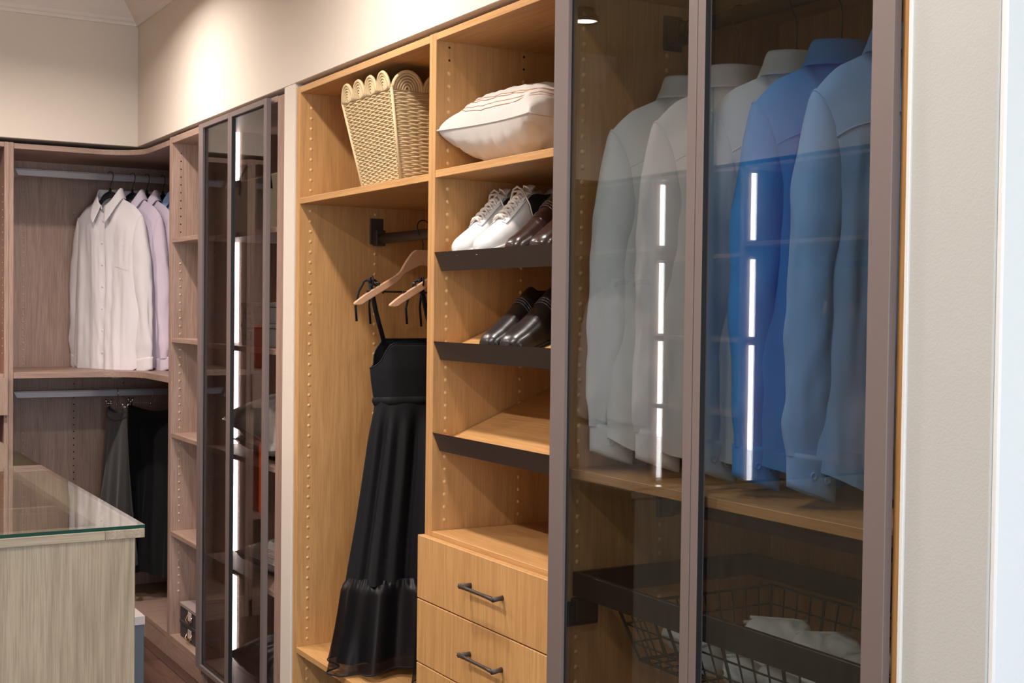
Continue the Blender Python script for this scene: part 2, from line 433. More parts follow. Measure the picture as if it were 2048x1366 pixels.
m = MB(); m.box(-3.8045, -3.797, .238, .284, 1.645, 1.728); m.box(-3.797, -3.765, .245, .277, 1.640, 1.690); obj('rod_bracket', m, m_lip, A, bevel=.002)
m = MB(); m.tube([(-3.79, .261, 1.6625), (-2.916, .261, 1.6625)], .0165, 20, flat=.75); obj('hanging_rod', m, m_lip, A)

# ------------------------------------------------------------------ oak tower with shoe shelves and drawers
B = thing('shoe_tower', 'oak tower with tilted shoe shelves above handled drawers', 'cabinet', (-2.59, .29, 0))
XR = -2.300
panel('side_panel', B, -2.896, -2.878, 0, DEP, 0, TOP, oak['z'])
panel('side_panel', B, XR, XR+.016, 0, DEP, 0, TOP, oak['z'])
panel('top_panel', B, -2.8775, XR-.0005, 0, DEP, 2.108, TOP-.001, oak['x'])
panel('back_panel', B, -2.8775, XR-.0005, DEP-.008, DEP, 0, 2.107, oak['z'])
panel('shelf', B, -2.8775, XR-.0005, .001, DEP-.009, 1.767, 1.786, oak['x'])
panel('shelf', B, -2.8775, XR-.0005, .001, DEP-.009, .865, .884, oak['x'])
SL = .41
for zt in (1.582, 1.360, 1.132):
    zs = zt-.036; L = .40
    m = MB(); m.prism([(.0205, zs-.016+.0205*SL), (L, zs-.016+L*SL), (L, zs+L*SL), (.0145, zs+.0145*SL)], -2.877, XR-.0008, 'x')
    s_ = obj('slanted_shelf', m, oak['x'], B, bevel=.0008)
    m = MB(); m.prism([(-.002, zt), (.000, zt), (.020, zt-.046), (.0185, zt-.0465)], -2.872, XR-.002, 'x')
    obj('front_lip', m, m_lip, s_)
caps(B, (.037, .254), -2.878, m_capo, .9, 2.03)
holes(B, (.037, .254), -2.878, 2.03, 2.1)
zt = .872
for i in range(5):
    z1 = zt-i*.1615; z0 = max(z1-.1585, .10)
    d = panel('drawer', B, -2.911, XR+.012, -.021, -.002, z0, z1, oak['z'], bevel=.0012)
    if i < 4:
        zc = z1-.0755; xc = -2.555; m = MB()
        m.tube([(xc-.080, -.048, zc), (xc-.045, -.0455, zc-.001), (xc, -.0445, zc-.0015), (xc+.045, -.0455, zc-.001), (xc+.080, -.048, zc)], [.0062, .0050, .0044, .0050, .0062], 4)
        for sx in (-1, 1):
            m.tube([(xc+sx*.080, -.050, zc), (xc+sx*.077, -.032, zc), (xc+sx*.074, -.0205, zc)], [.0064, .0052, .0064], 10)
        h = obj('handle', m, m_lip, d); h['label'] = 'dark bronze bow handle'
panel('kick_board', B, -2.877, XR-.001, .03, .048, 0, .10, oak['x'])

# ------------------------------------------------------------------ glass fronted oak wardrobe (right)
G = thing('glass_wardrobe', 'oak wardrobe behind two tall smoked glass doors with bronze frames', 'wardrobe', (-1.82, .29, 0))
GX0, GX1 = -2.268, -1.362
panel('side_panel', G, -2.284, GX0, 0, DEP, 0, TOP, oak['z'])
panel('side_panel', G, GX1, -1.344, 0, DEP, 0, TOP, oak['z'])
panel('top_panel', G, GX0+.0005, GX1-.0005, 0, DEP, 2.106, TOP-.001, oak['x'])
panel('back_panel', G, GX0+.0005, GX1-.0005, DEP-.008, DEP, 0, 2.105, oak['z'])
panel('shelf', G, GX0+.0005, GX1-.0005, .006, DEP-.009, 1.092, 1.111, oak['x'])
panel('bottom_panel', G, GX0+.0005, GX1-.0005, .006, DEP-.009, .08, .10, oak['x'])
caps(G, (.037, .254), GX0, m_capo, .12, 2.09, skip=((1.08, 1.12),))
for zb, zr in ((2.008, 2.045), (.99, 1.02)):
    m = MB(); m.box(GX0+.0005, GX0+.010, .240, .288, zb, zb+.075); m.box(GX0+.01, GX0+.045, .247, .281, zb+.01, zb+.06); obj('rod_bracket', m, m_lip, G, bevel=.002)
    m = MB(); m.tube([(GX0+.012, .264, zr), (GX1-.001, .264, zr)], .0165, 20, flat=.75); obj('hanging_rod', m, m_lip, G)
def glass_door(parent, x0, x1, wl, wr, z0, z1, glassmat, wt=.022, y0=-.0225, y1=-.0008, yg=-.0112, deep=False):
    m = MB()
    y1 = -.0070
    m.box(x0, x0+wl, y0, y1, z0, z1); m.box(x1-wr, x1, y0, y1, z0, z1)
    m.box(x0+wl, x1-wr, y0, y1, z1-wt, z1); m.box(x0+wl, x1-wr, y0, y1, z0, z0+wt)
    d = obj('door', m, m_frame, parent, bevel=.001); d['label'] = 'smoked glass door in a bronze metal frame'
    m = MB(); m.box(x0+wl-.002, x1-wr+.002, yg, yg+.004, z0+wt-.002, z1-wt+.002); obj('glass_pane', m, glassmat, d)
    g = .003; m = MB(); a0, a1, c0, c1 = x0+wl, x1-wr, z0+wt, z1-wt
    for (q0, q1, w0, w1, dp) in ((a0, a0+g, c0, c1, deep), (a1-g, a1, c0, c1, False), (a0+g, a1-g, c0, c0+g, False), (a0+g, a1-g, c1-g, c1, False)):
        m.box(q0, q1 if not dp else q0+.001, (yg-.003) if not dp else y0+.0006, yg-.0002, w0, w1)
    obj('gasket', m, m_gask, d)
    return d
glass_door(G, -2.290, -1.8165, .054, .0245, .065, 2.122, m_glass_near)
glass_door(G, -1.8145, -1.356, .0210, .044, .065, 2.122, m_glass_near, deep=True)
# pull-out frame with wire basket
m = MB()
bz0, bz1 = .842, .892; bx0, bx1 = GX0+.006, GX1-.006
m.box(bx0, bx1, .022, .034, bz0, bz1); m.box(bx0, bx1, .500, .512, bz0, bz1)
m.box(bx0, bx0+.012, .034, .500, bz0, bz1); m.box(bx1-.012, bx1, .034, .500, bz0, bz1)
fr = obj('basket_frame', m, m_black, G, bevel=.001)
m = MB(); m.box(GX0+.0005, bx0-.001, .01, .09, .775, .828); m.box(GX0+.002, bx0+.02, .02, .07, .790, .836); obj('runner', m, m_black, G, bevel=.003)
m = MB()
tx0, tx1, ty0, ty1, tz = -2.145, -1.45, .055, .470, .842
qx0, qx1, qy0, qy1, qz = -2.105, -1.485, .085, .430, .735
rect = lambda k: [(tx0+(qx0-tx0)*k, ty0+(qy0-ty0)*k), (tx1+(qx1-tx1)*k, ty0+(qy0-ty0)*k), (tx1+(qx1-tx1)*k, ty1+(qy1-ty1)*k), (tx0+(qx0-tx0)*k, ty1+(qy1-ty1)*k)]
for k, r in ((0, .0025), (.34, .0017), (.68, .0017), (1, .003)):
    z = tz+(qz-tz)*k; m.tube([(p[0], p[1], z) for p in rect(k)], r*1.25, 6, closed=True)
nx, ny = 17, 11
for i in range(nx+1):
    f = i/nx; a, b = tx0+(tx1-tx0)*f, qx0+(qx1-qx0)*f; r = .0021 if i % 4 else .0036
    m.tube([(a, ty0, tz), (b, qy0, qz), (b, qy1, qz), (a, ty1, tz)], r, 6)
for i in range(ny+1):
    f = i/ny; a, b = ty0+(ty1-ty0)*f, qy0+(qy1-qy0)*f
    m.tube([(tx0, a, tz), (qx0, b, qz), (qx1, b, qz), (tx1, a, tz)], .0021, 6)
obj('wire_basket', m, m_blackwire, fr)

# rolled towels in the wire basket
def towel(x, y, z, L, r, ang, label, sd):
    t = thing('rolled_towel', label, 'towel', (x, y, z), ang, 'white rolls in the wire basket')
    def fn(u, v):
        a = 2*pi*u; q = (v-.5)*2; e = (1-abs(q)**6)**.5 if abs(q) < 1 else 0
        rr = r*(.15+.85*e)*(1+.26*noise.noise(Vector((cos(a)*1.5+sd, sin(a)*1.5, q*3.5)))+.05*sin(a*3+sd))
        return Vector((q*L/2, rr*cos(a), rr*sin(a)*.9))
    m = MB(); m.grid(fn, 22, 22, cu=True); obj('towel_body', m, f_towel, t, local=True)
    m = MB(); m.tube([(0.42*L*(i/10*2-1), r*1.02*cos(1.2), r*.92*sin(1.2)) for i in range(11)], .0035, 6); obj('towel_edge', m, f_towel, t, local=True)
for q, (x, y, z, L, r, an, lb) in enumerate([
    (-2.045, .175, .778, .16, .031, .10, 'white towel roll at the left end of the wire basket, lying lengthwise'),
    (-1.955, .300, .790, .13, .034, 1.25, 'white towel roll at the back left of the wire basket'),
    (-1.905, .150, .776, .13, .032, 1.45, 'white towel roll near the front wires, second from the left'),
    (-1.865, .235, .818, .13, .036, .75, 'white towel roll heaped left of the middle above the front bar'),
    (-1.815, .140, .776, .13, .032, 1.2, 'white towel roll near the front wires just left of the middle'),
    (-1.755, .255, .812, .13, .037, 1.0, 'white towel roll heaped right of the middle above the front bar'),
    (-1.720, .145, .776, .14, .033, .35, 'white towel roll near the front wires right of the middle'),
    (-1.655, .285, .800, .13, .036, 1.3, 'white towel roll at the back right of the wire basket'),
    (-1.580, .165, .778, .14, .034, .5, 'white towel roll at the right end of the wire basket')]):
    towel(x, y, z, L, r, an, lb, q+1)

# ------------------------------------------------------------------ dark walnut run: shelf tower and glass cabinet
T = thing('shelf_tower', 'narrow open walnut shelf tower between the corner closet and the glass cabinet', 'shelves', (-5.02, .29, 0))
panel('side_panel', T, -5.270, -5.234, 0, DEP, 0, TOP, wal['z'])
panel('side_panel', T, -4.820, -4.8015, 0, DEP, 0, TOP, wal['z'])
panel('top_panel', T, -5.2335, -4.8205, 0, DEP, 2.100, TOP-.001, wal['x'])
panel('back_panel', T, -5.2335, -4.8205, DEP-.008, DEP, 0, 2.099, wal['z'])
for z in (1.697, 1.292, .904, .503):
    panel('shelf', T, -5.2335, -4.8205, .002, DEP-.01, z, z+.018, wal['x'])
panel('bottom_panel', T, -5.2335, -4.8205, .0005, DEP-.01, .076, .095, wal['x'])
panel('kick_board', T, -5.270, -4.8015, 0.0005, .018, 0, .0755, wal['x'])
holes(T, (.037,), -5.234, 1.74, 2.08)
m = MB(); cap_rows((.037,), -5.234, 1, m, z0=.25, z1=1.66, skip=((1.285, 1.315), (.895, .93), (.495, .53))); o = obj('cover_caps', m, m_capw, T); o['kind'] = 'stuff'
for (a, b) in ((.10, .495), (.53, .895), (.93, 1.285), (1.318, 1.69), (1.722, 2.095)):
    m = MB(); m.box(-4.8255, -4.8205, .070, .082, a, b); obj('led_strip', m, m_led, T)

K = thing('glass_cabinet', 'walnut cabinet behind narrow smoked glass doors with a bright vertical light strip', 'cabinet', (-4.42, .29, 0))
KX0, KX1 = -4.780, -4.005
panel('side_panel', K, -4.801, KX0, 0, DEP, 0, TOP, wal['z'])
panel('side_panel', K, KX1, -3.937, 0, DEP, 0, TOP-.004, wal['z'])
panel('top_panel', K, KX0+.0005, KX1-.0005, 0, DEP, 2.106, TOP-.001, wal['x'])
panel('back_panel', K, KX0+.0005, KX1-.0005, DEP-.008, DEP, 0, 2.105, wal['z'])
for z in (1.686, 1.284, .897, .486):
    panel('shelf', K, KX0+.0005, KX1-.0005, .008, DEP-.01, z, z+.018, wal['x'])
panel('bottom_panel', K, KX0+.0005, KX1-.0005, .004, DEP-.01, .080, .098, wal['x'])
panel('kick_board', K, -4.801, KX1, 0.02, .038, 0, .0795, wal['x'])
holes(K, (.037,), KX0, .12, 1.68)
zs = [.100, .485, .506, .896, .917, 1.283, 1.304, 1.685, 1.706, 2.104]
for a, b in zip(zs[::2], zs[1::2]):
    m = MB(); m.box(KX0+.0004, KX0+.007, .116, .130, a, b); obj('led_strip', m, m_led, K)
for z in (1.399, .792, .169):
    m = MB(); m.box(KX0+.0004, KX0+.004, .020, .052, z-.009, z+.009); m.box(KX0+.0004, KX0+.003, .028, .044, z-.024, z+.024); m.box(KX0+.004, KX0+.016, .0, .058, z-.006, z+.006)
    obj('hinge', m, m_alu, K, bevel=.001)
glass_door(K, -4.797, -4.4275, .052, .021, .075, 2.122, m_glass_far, wt=.018)
glass_door(K, -4.4265, -4.047, .020, .029, .075, 2.122, m_glass_far, wt=.018, deep=True)

# ------------------------------------------------------------------ walnut corner closet (left)
N = thing('corner_closet', 'walnut corner closet with white shirts hanging above skirts', 'wardrobe', (-6.0, -.1, 0))
XB = -6.25
panel('side_panel', N, XB, XL, -.539, -.5205, 0, TOP-.005, wal['z'])
panel('back_panel', N, XB-.018, XB, -.539, DEP, 0, TOP-.005, wal['z'])
panel('back_panel', N, XB, -5.2705, DEP-.018, DEP, 0, TOP-.005, wal['z'])
def Lshelf(z, th, R=.17, inset=0.0, mat='y'):
    pts = [(XB+.0005, -.520), (XL-inset, -.520), (XL-inset, -R+inset)]
    for i in range(1, 12):
        a = pi/2*i/12; pts.append((XL-inset+R-R*cos(a), -R+inset+R*sin(a)))
    pts += [(XL-inset+R, inset), (-5.2705, inset), (-5.2705, DEP-.0185), (XB+.0005, DEP-.0185)]
    m = MB(); m.prism(pts, z, z+th, 'z'); return m
obj('top_panel', Lshelf(2.096, .0225), wal['y'], N, bevel=.001)
obj('shelf', Lshelf(1.125, .026), wal['y'], N, bevel=.001)
obj('bottom_panel', Lshelf(.076, .020), wal['y'], N, bevel=.001)
obj('kick_board', Lshelf(0, .0755, inset=.0015), wal['y'], N)
m = MB(); 
for yy in (-.40, -.173, .055, .28):
    cap_rows((yy,), XB, 1, m, z0=.15, z1=2.06, r=.005, skip=((1.11, 1.16),) if yy < -.3 else ((.1, 1.16),))
o = obj('cover_caps', m, m_capw, N); o['kind'] = 'stuff'
holes(N, (-.173, .055, .28), XB, .12, 1.11)
for zr in (2.021, 1.041):
    m = MB(); m.box(-6.0075, -5.9925, -.5175, .5, zr-.016, zr+.016); m.box(-6.012, -5.988, -.5175, .5, zr+.010, zr+.0165); obj('hanging_rod', m, m_alu, N, bevel=.002)
    m = MB(); m.prism([(-6.02, zr-.028), (-5.97, zr-.028), (-5.955, zr+.02), (-5.965, zr+.062), (-6.02, zr+.062)], -.5200, -.488, 'y')
    m2 = MB(); m2.add([Vector((-6.03, -.5200, zr+.06)), Vector((-5.93, -.5200, zr+.06)), Vector((-5.93, -.5200, zr-.04)), Vector((-6.03, -.5200, zr-.04)),
                       Vector((-6.02, -.505, zr+.05)), Vector((-5.95, -.505, zr+.05)), Vector((-5.95, -.470, zr-.022)), Vector((-6.02, -.470, zr-.022))],
                      [(0, 1, 2, 3), (4, 7, 6, 5), (0, 4, 5, 1), (1, 5, 6, 2), (2, 6, 7, 3), (3, 7, 4, 0)])
    obj('rod_bracket', m2, m_alu, N, bevel=.001)

# neighbouring walnut cabinet at the far left of the frame
Q = thing('drawer_cabinet', 'walnut cabinet with a projecting drawer at the left edge of the picture', 'cabinet', (-6.0, -1.0, 0))
panel('side_panel', Q, XB, XL, -.558, -.5395, 0, TOP-.005, wal['z'])
panel('side_panel', Q, XB, XL, -1.46, -1.442, 0, TOP-.005, wal['z'])
panel('back_panel', Q, XB-.018, XB, -1.46, -.5395, 0, TOP-.005, wal['z'])
panel('top_panel', Q, XB+.0005, XL, -1.4415, -.5585, 2.100, TOP-.006, wal['y'])
panel('shelf', Q, XB+.0005, XL, -1.4415, -.5585, 1.128, 1.146, wal['y'])
panel('shelf', Q, XB+.0005, XL, -1.4415, -.5585, .45, .468, wal['y'])
panel('bottom_panel', Q, XB+.0005, XL, -1.4415, -.5585, .078, .096, wal['y'])
panel('kick_board', Q, XL-.02, XL, -1.46, -.5395, 0, .077, wal['y'])
panel('drawer', Q, XL+.0015, XL+.020, -1.455, -.5435, .972, 1.130, wal['z'])
m = MB(); m.box(-6.0, -5.985, -1.44, -.5585, 2.005, 2.037); obj('hanging_rod', m, m_alu, Q, bevel=.002)
m = MB(); m.prism([(-6.03, 1.985), (-5.94, 1.985), (-5.96, 2.07), (-6.03, 2.07)], -.600, -.5585, 'y'); obj('rod_bracket', m, m_alu, Q, bevel=.002)
m = MB(); cap_rows((0,), 0, 1, m, z0=1.2, z1=1.95, r=.005)
m.xf(Matrix.Translation((-5.803, -.5585, 0)) @ Matrix.Rotation(-pi/2, 4, 'Z')); o = obj('cover_caps', m, m_capw, Q); o['kind'] = 'stuff'
def bag(x0, x1, y0, y1, z0, z1, mat, label, cat='bag', name='gift_bag'):
    t = thing(name, label, cat, ((x0+x1)/2, (y0+y1)/2, z0))
    m = MB(); xm = (x0+x1)/2; w = .004
    for (a, b, c, d) in ((x0, x0+w, y0, y1), (x1-w, x1, y0, y1), (x0+w, x1-w, y0, y0+w), (x0+w, x1-w, y1-w, y1)): m.box(a, b, c, d, z0, z1)
    m.box(x0, x1, y0, y1, z0, z0+w); obj('bag_body', m, mat, t, bevel=.001)
    for xx in (x0-.002, x1+.002):
        m = MB(); yc = (y0+y1)/2; q = (y1-y0)*.22
        m.tube([(xx, yc-q, z1-.02), (xx, yc-q, z1+.04), (xx, yc-q*.6, z1+.08), (xx, yc+q*.6, z1+.08), (xx, yc+q, z1+.04), (xx, yc+q, z1-.02)], .003, 6); obj('handle', m, m_black, t)
bag(-6.15, -5.86, -1.05, -.645, 1.1465, 1.345, m_orange, 'bright orange bag on the upper shelf of the left cabinet')
bag(-6.12, -5.85, -1.02, -.615, .4685, .80, m_orange, 'shorter orange bag below the projecting drawer')

# ------------------------------------------------------------------ garments
def nz(x, y, z): return noise.noise(Vector((x, y, z)))
def sstep(a, b, x):
    t = min(1, max(0, (x-a)/(b-a))); return t*t*(3-2*t)
def velvet_hanger(loc, rotz, label, group, hook_h, mat=None, ofs=0.0):
    t = thing('velvet_hanger', label, 'hanger', loc, rotz, group)
    n = 28; top = []; bot = []
    for i in range(n+1):
        x = -.172+.344*i/n; a = abs(x); zt = .034-.50*max(0, a-.02)+.0*a-.12*max(0, a-.02)*0; zt = .034*cos(min(1, a/.07)*pi/2)-.50*max(0, a-.05) if a < .25 else 0
        top.append((x, zt)); bot.append((x, zt-(.030 if a < .17 else .022)))
    m = MB(); m.prism(top+bot[::-1], -.003, .003, 'y'); obj('hanger_body', m, f_vel, t, local=True, bevel=.001)
    m = MB(); h = hook_h; r = .0205
    pts = [(0, 0, .03), (0, 0, h-.05), (.004, 0, h-.035), (.014, 0, h-.022), (.0195, 0, h-.010)]
    pts += [(r*cos(a)*1, 0, h+r*sin(a)) for a in [i*pi/10 for i in range(0, 11)]]
    m.tube(pts, .0017, 6); hk = obj('hook', m, m_chrome if False else m_black, t, local=True)
    m = MB(); m.lathe([(.008, .028), (.006, .040), (.003, .050)], (0, 0, 0), 10); obj('hook_collar', m, f_vel, t, local=True)
    return t

def make_shirt(name, label, loc, rotz, mat, seed, group, hem=-.765, cuffdrop=0.0, swing=0.0, pocket=True, gap=.0, yoke=True, wid=1.0, sleeve_z=0.0, sleeve_y=0.0):
    t = thing(name, label, 'shirt', loc, rotz, group)
    def W(v): return (.206+.008*sstep(0, .3, v)+.010*v)*wid
    def ztop(x, side):
        a = abs(x)
        if a < .066: return (-.072*(1-(a/.066)**2) if side < 0 else 0.004)-.0
        q = a-.066; return -q*.44-2.0*max(0, q-.085)**1.55
    def P(u, v, side, off=0.0):
        x = u*W(v); zt = ztop(x if v > .02 else u*W(0), side)
        zh = hem+.055*abs(u)**3+.006*sin(u*7+seed)+(.02 if side > 0 else 0)*-1
        z = zt+(zh-zt)*v
        a = min(1, abs(x)/.066)
        ts = .012+.032*sqrt(max(0, 1-a*a))+.008*sstep(.10, .19, abs(x))
        tb = .050*(1-abs(u)**3.2)**.6+.004
        k = sstep(0, .16, v); cl = sqrt(min(1, v/.045)) if abs(x) > .066 else 1.0; th = (ts*(1-k)+tb*k)*cl
        e = 1-abs(u)**8
        fold = (.020*nz(x*13+seed*3.1, z*1.2, side*2+seed)+.010*nz(x*30+seed, z*3, side+9.0)+.004*nz(x*50, z*14+seed, side))*sstep(.04, .30, v)
        sw = .012*sin(x*22+seed*2)*v*v
        y = side*(th+off)+fold*e+sw+.015*nz(seed, z*2, 3)*v
        return Vector((x, y, z))
    m = MB()
    for side in (-1, 1): m.grid(lambda u, v: P(u*2-1, v, side), 64, 52)
    obj('shirt_body', m, mat, t, local=True)
    # placket and buttons
    if True:
        m = MB(); wd = .016
        m.grid(lambda u, v: P((u*2-1)*wd/W(.5), .002+v*.99, -1, .0030), 4, 52)
        obj('placket', m, mat, t, local=True)
        for i in range(7):
            p = P(0, .05+i*.135, -1, .0042); m = MB(); m.lathe([(.0045, 0), (.0058, .0005), (.0058, .0018), (.003, .0022)], p, 10, axis='y')
            for q in range(len(m.v)): m.v[q].y = 2*p.y-m.v[q].y
            obj('button', m, mat, t, local=True)
    if yoke:
        m = MB(); m.grid(lambda u, v: P((u*2-1)*.97, .150+.004*v, 1, .0016*(1-abs(2*v-1))+.0008), 40, 2); obj('yoke_seam', m, mat, t, local=True)
    if pocket:
        m = MB(); m.grid(lambda u, v: P(.33+u*.42, .24+v*.155, -1, .0022), 14, 10); obj('pocket', m, mat, t, local=True)
        m = MB(); m.grid(lambda u, v: P(.33+u*.42, .24+v*.022, -1, .0034), 14, 3); obj('pocket_hem', m, mat, t, local=True)
    # collar
    def colr(u, s, L=1.0):
        a = -pi/2+.16+(2*pi-.32)*u; f = max(0, -sin(a)); ff = f**1.5
        nx_, ny_ = cos(a), sin(a)
        zb = -.062*ff+.004
        st = .036*(1-.45*ff)
        if s < .35:
            k = s/.35; r = .002*k; z = zb+st*k
        else:
            k = (s-.35)/.65; out = .004+.020*k+.016*k*ff; r = out
            z = zb+st+.004*sin(pi*min(1, k*3))-(.048+.036*f**4)*k
        spread = .020*f**4*(1 if cos(a) > 0 else -1)*(max(0, (s-.35)/.65))
        return Vector(((.064+r)*nx_+spread, (.046+r*1.05)*ny_-.002, z))
    m = MB(); m.grid(colr, 60, 16); obj('collar', m, mat, t, local=True, solid=.0022)
    # sleeves
    for sd in (-1, 1):
        prof = [(0, .172, .036, .020, -.158, .076), (.04, .175, .041, .030, -.172, .078), (.10, .180, .048, .037, -.205, .066), (.18, .190, .053, .038, -.245, .040), (.3, .200, .054, .036, -.31, .018),
                (.5, .214, .048, .033, -.44, .0), (.68, .222, .040, .030, -.545, .0), (.85, .222, .050, .030, -.635, .0), (1, .216, .052, .024, -.70-cuffdrop, 0.008)]
        def SP(k):
            for i in range(len(prof)-1):
                a, b = prof[i], prof[i+1]
                if k <= b[0]+1e-9:
                    q = (k-a[0])/(b[0]-a[0]); q = q
                    return [a[j]+(b[j]-a[j])*q for j in range(1, 6)]
            return list(prof[-1][1:])
        ph = seed*1.7+sd
        def S(u, v, off=0.0):
            cx, rx, ry, cz, tl = SP(v); a = 2*pi*u
            z = cz+tl*(1 if cos(a) > 0 else -1)*abs(cos(a))**.7
            fl = (.007*nz(a*.9+ph, z*7, seed)+.006*sin(a*3+ph+z*9)*sstep(.1, .6, v)*.8+.006*nz(cos(a)*2, z*16+ph, sin(a)*2))*sstep(.05, .3, v)
            rr = 1.0
            x = cx+sd*swing*v*.05+(rx+off)*cos(a)*rr+fl*cos(a)
            y = (ry+off)*sin(a)*rr+fl*sin(a)*.8+sleeve_y*sstep(.1, .8, v)
            return Vector((sd*x*wid if True else x, y, z+sleeve_z*v))
        m = MB(); m.grid(lambda u, v: S(u, v), 30, 46, cu=True); sl = obj('sleeve', m, mat, t, local=True)
        cx, rx, ry, cz, tl = SP(1.0)
        def Cf(u, v):
            a = 2*pi*u; z = cz+tl*cos(a)-.066*v+.006+.009*cos(a)*v
            return Vector((sd*(cx+sd*swing*.05)*wid+sd*(rx-.001)*cos(a)*wid, (ry+.002-.004*v)*sin(a)+sleeve_y, z+sleeve_z))
        m = MB(); m.grid(Cf, 28, 6, cu=True); obj('cuff', m, mat, sl, local=True, solid=.003)
        for q in (.20, .30):
            p = Cf(q, .55); m = MB(); m.lathe([(.0060, 0), (.0076, .0008), (.0076, .0026), (.0045, .0026), (.0040, .0016), (.001, .0016)], p+Vector((0, .0016, 0)), 10, axis='y'); obj('button', m, mat, sl, local=True)
        # armhole seam
        m = MB(); m.tube([S(i/24, .012, .0012) for i in range(24)], .0012, 5, closed=True); obj('armhole_seam', m, mat, sl, local=True)
    return t

# glass wardrobe shirts, backs towards the camera (local +y = +X world => rotz -90)
RZ = -pi/2
sh = [(-2.195, f_grey1, 'pale grey shirt behind the left glass pane, leftmost of the five', 11),
      (-2.045, f_grey2, 'ivory shirt second from the left in the glass wardrobe', 23),
      (-1.875, f_grey3, 'pale mint grey shirt in the middle, half behind the centre frame', 35),
      (-1.755, f_blue1, 'darker mid blue shirt, fourth of the five behind glass', 47),
      (-1.605, f_blue2, 'bright sky blue shirt nearest the right frame behind glass', 59)]
for i, (x, mt, lb, sd) in enumerate(sh):
    sz = (.0, -.0, .0, .0, .0)[i]
    q_ = make_shirt('shirt', lb, (x, .268, 1.897), RZ, mt, sd, 'shirts in the glass wardrobe', hem=-.745, swing=(-.35, -.5, -.5, -.5, -.3)[i], pocket=False, sleeve_y=0.0); q_.scale = (1, .88, 1)
    velvet_hanger((x, .266, 1.891), RZ, 'black velvet hanger inside the '+lb.split(' behind')[0].split(' second')[0].split(' in the')[0].split(', fourth')[0].split(' nearest')[0].replace('bright ', ''), 'velvet hangers in the glass wardrobe', .154)

# corner closet shirts
cs = [(-.068, f_white, 'white shirt with button front turned towards the room, frontmost in the corner closet', 5, radians(28), 'frontmost white shirt'),
      (.032, f_lilac, 'pale lilac shirt directly behind the frontmost white shirt', 17, radians(22), 'first lilac shirt'),
      (.098, f_lilac, 'second lilac white shirt, its collar peeping out behind the first lilac one', 29, radians(18), 'second lilac shirt'),
      (.172, f_pblue, 'light blue shirt, only its collar seen beside the tower panel', 41, radians(14), 'light blue shirt')]
for (yy, mt, lb, sd, rz, nm) in cs:
    q_ = make_shirt('shirt', lb, (-6.0, yy, 1.930), rz, mt, sd, 'shirts in the corner closet', hem=-.800, swing=.2, pocket=True, sleeve_z=-.030); q_.scale = (1, .78, 1)
    velvet_hanger((-6.0, yy, 1.924), rz, 'black velvet hanger with thin hook in the '+nm, 'velvet hangers in the corner closet', .103)

# ------------------------------------------------------------------ skirts on clip hangers
def skirt(name, label, loc, rotz, mat, wtop, wbot, L, seed, hlabel, hook_h, folds=7):
    t = thing(name, label, 'skirt', loc, rotz, 'skirts in the corner closet')
    def fn(u, v):
        a = 2*pi*u; w = wtop+(wbot-wtop)*v**.8; th = .012+.05*v
        f = (.18*sin(a*folds+seed+v*1.5)+.10*sin(a*(folds*2+1)+seed))*v
        sag = .022*(1-abs(cos(a))**2)*(1-v)
        return Vector((w*cos(a)*(1+f*.25), th*sin(a)*(1+f*2.2)+.01*sin(v*3+seed)*v, -sag-L*v+.012*sin(a*5+seed)*v))
    m = MB(); m.grid(fn, 120, 40, cu=True); obj('skirt_cloth', m, mat, t, local=True)
    m = MB(); m.grid(lambda u, v: fn(u, v*.05)*1.0+Vector((0, .002*sin(2*pi*u), .003)), 80, 3, cu=True); obj('waistband', m, mat, t, local=True, solid=.003)
    h = thing('clip_hanger', hlabel, 'hanger', loc, rotz, 'clip hangers in the corner closet')
    m = MB(); m.cyl((-wtop-.012, 0, .018), (wtop+.012, 0, .018), .0018, 8); obj('hanger_bar', m, m_chrome, h, local=True)
    m = MB(); hh = hook_h; r = .019
    m.tube([(0, 0, .018), (0, 0, hh-.045), (.006, 0, hh-.03), (.017, 0, hh-.014)]+[(r*cos(a), 0, hh+r*sin(a)) for a in [i*pi/10 for i in range(11)]], .0019, 6); obj('hook', m, m_chrome, h, local=True)
    m = MB(); m._sph((0, 0, .018), .006, 10, 6, (1, 1, 1), 0); obj('hook_ball', m, m_chrome, h, local=True)
    for sx in (-1, 1):
        x = sx*(wtop-.012); m = MB()
        for sy in (-1, 1):
            m.box(x-.009, x+.009, sy*.004-.001, sy*.004+.001, -.020, .014)
            m.tube([(x, sy*.005, .012), (x, sy*.012, .026), (x, sy*.013, .036)], .0042, 6)
        m._sph((x, 0, .016), .007, 8, 6, (1, 1, 1), 0); obj('clip', m, m_chrome, h, local=True)
skirt('skirt', 'charcoal grey flared skirt clipped to a hanger on the lower rod', (-5.99, -.036, .968), radians(4), f_char, .135, .20, .68, 3, 'chrome clip hanger holding the charcoal skirt', .073, folds=5)
skirt('skirt', 'long black skirt beside the charcoal one on the lower rod', (-5.99, .118, .972), radians(22), f_black, .165, .185, .76, 8, 'chrome clip hanger holding the long black skirt', .070, folds=6)

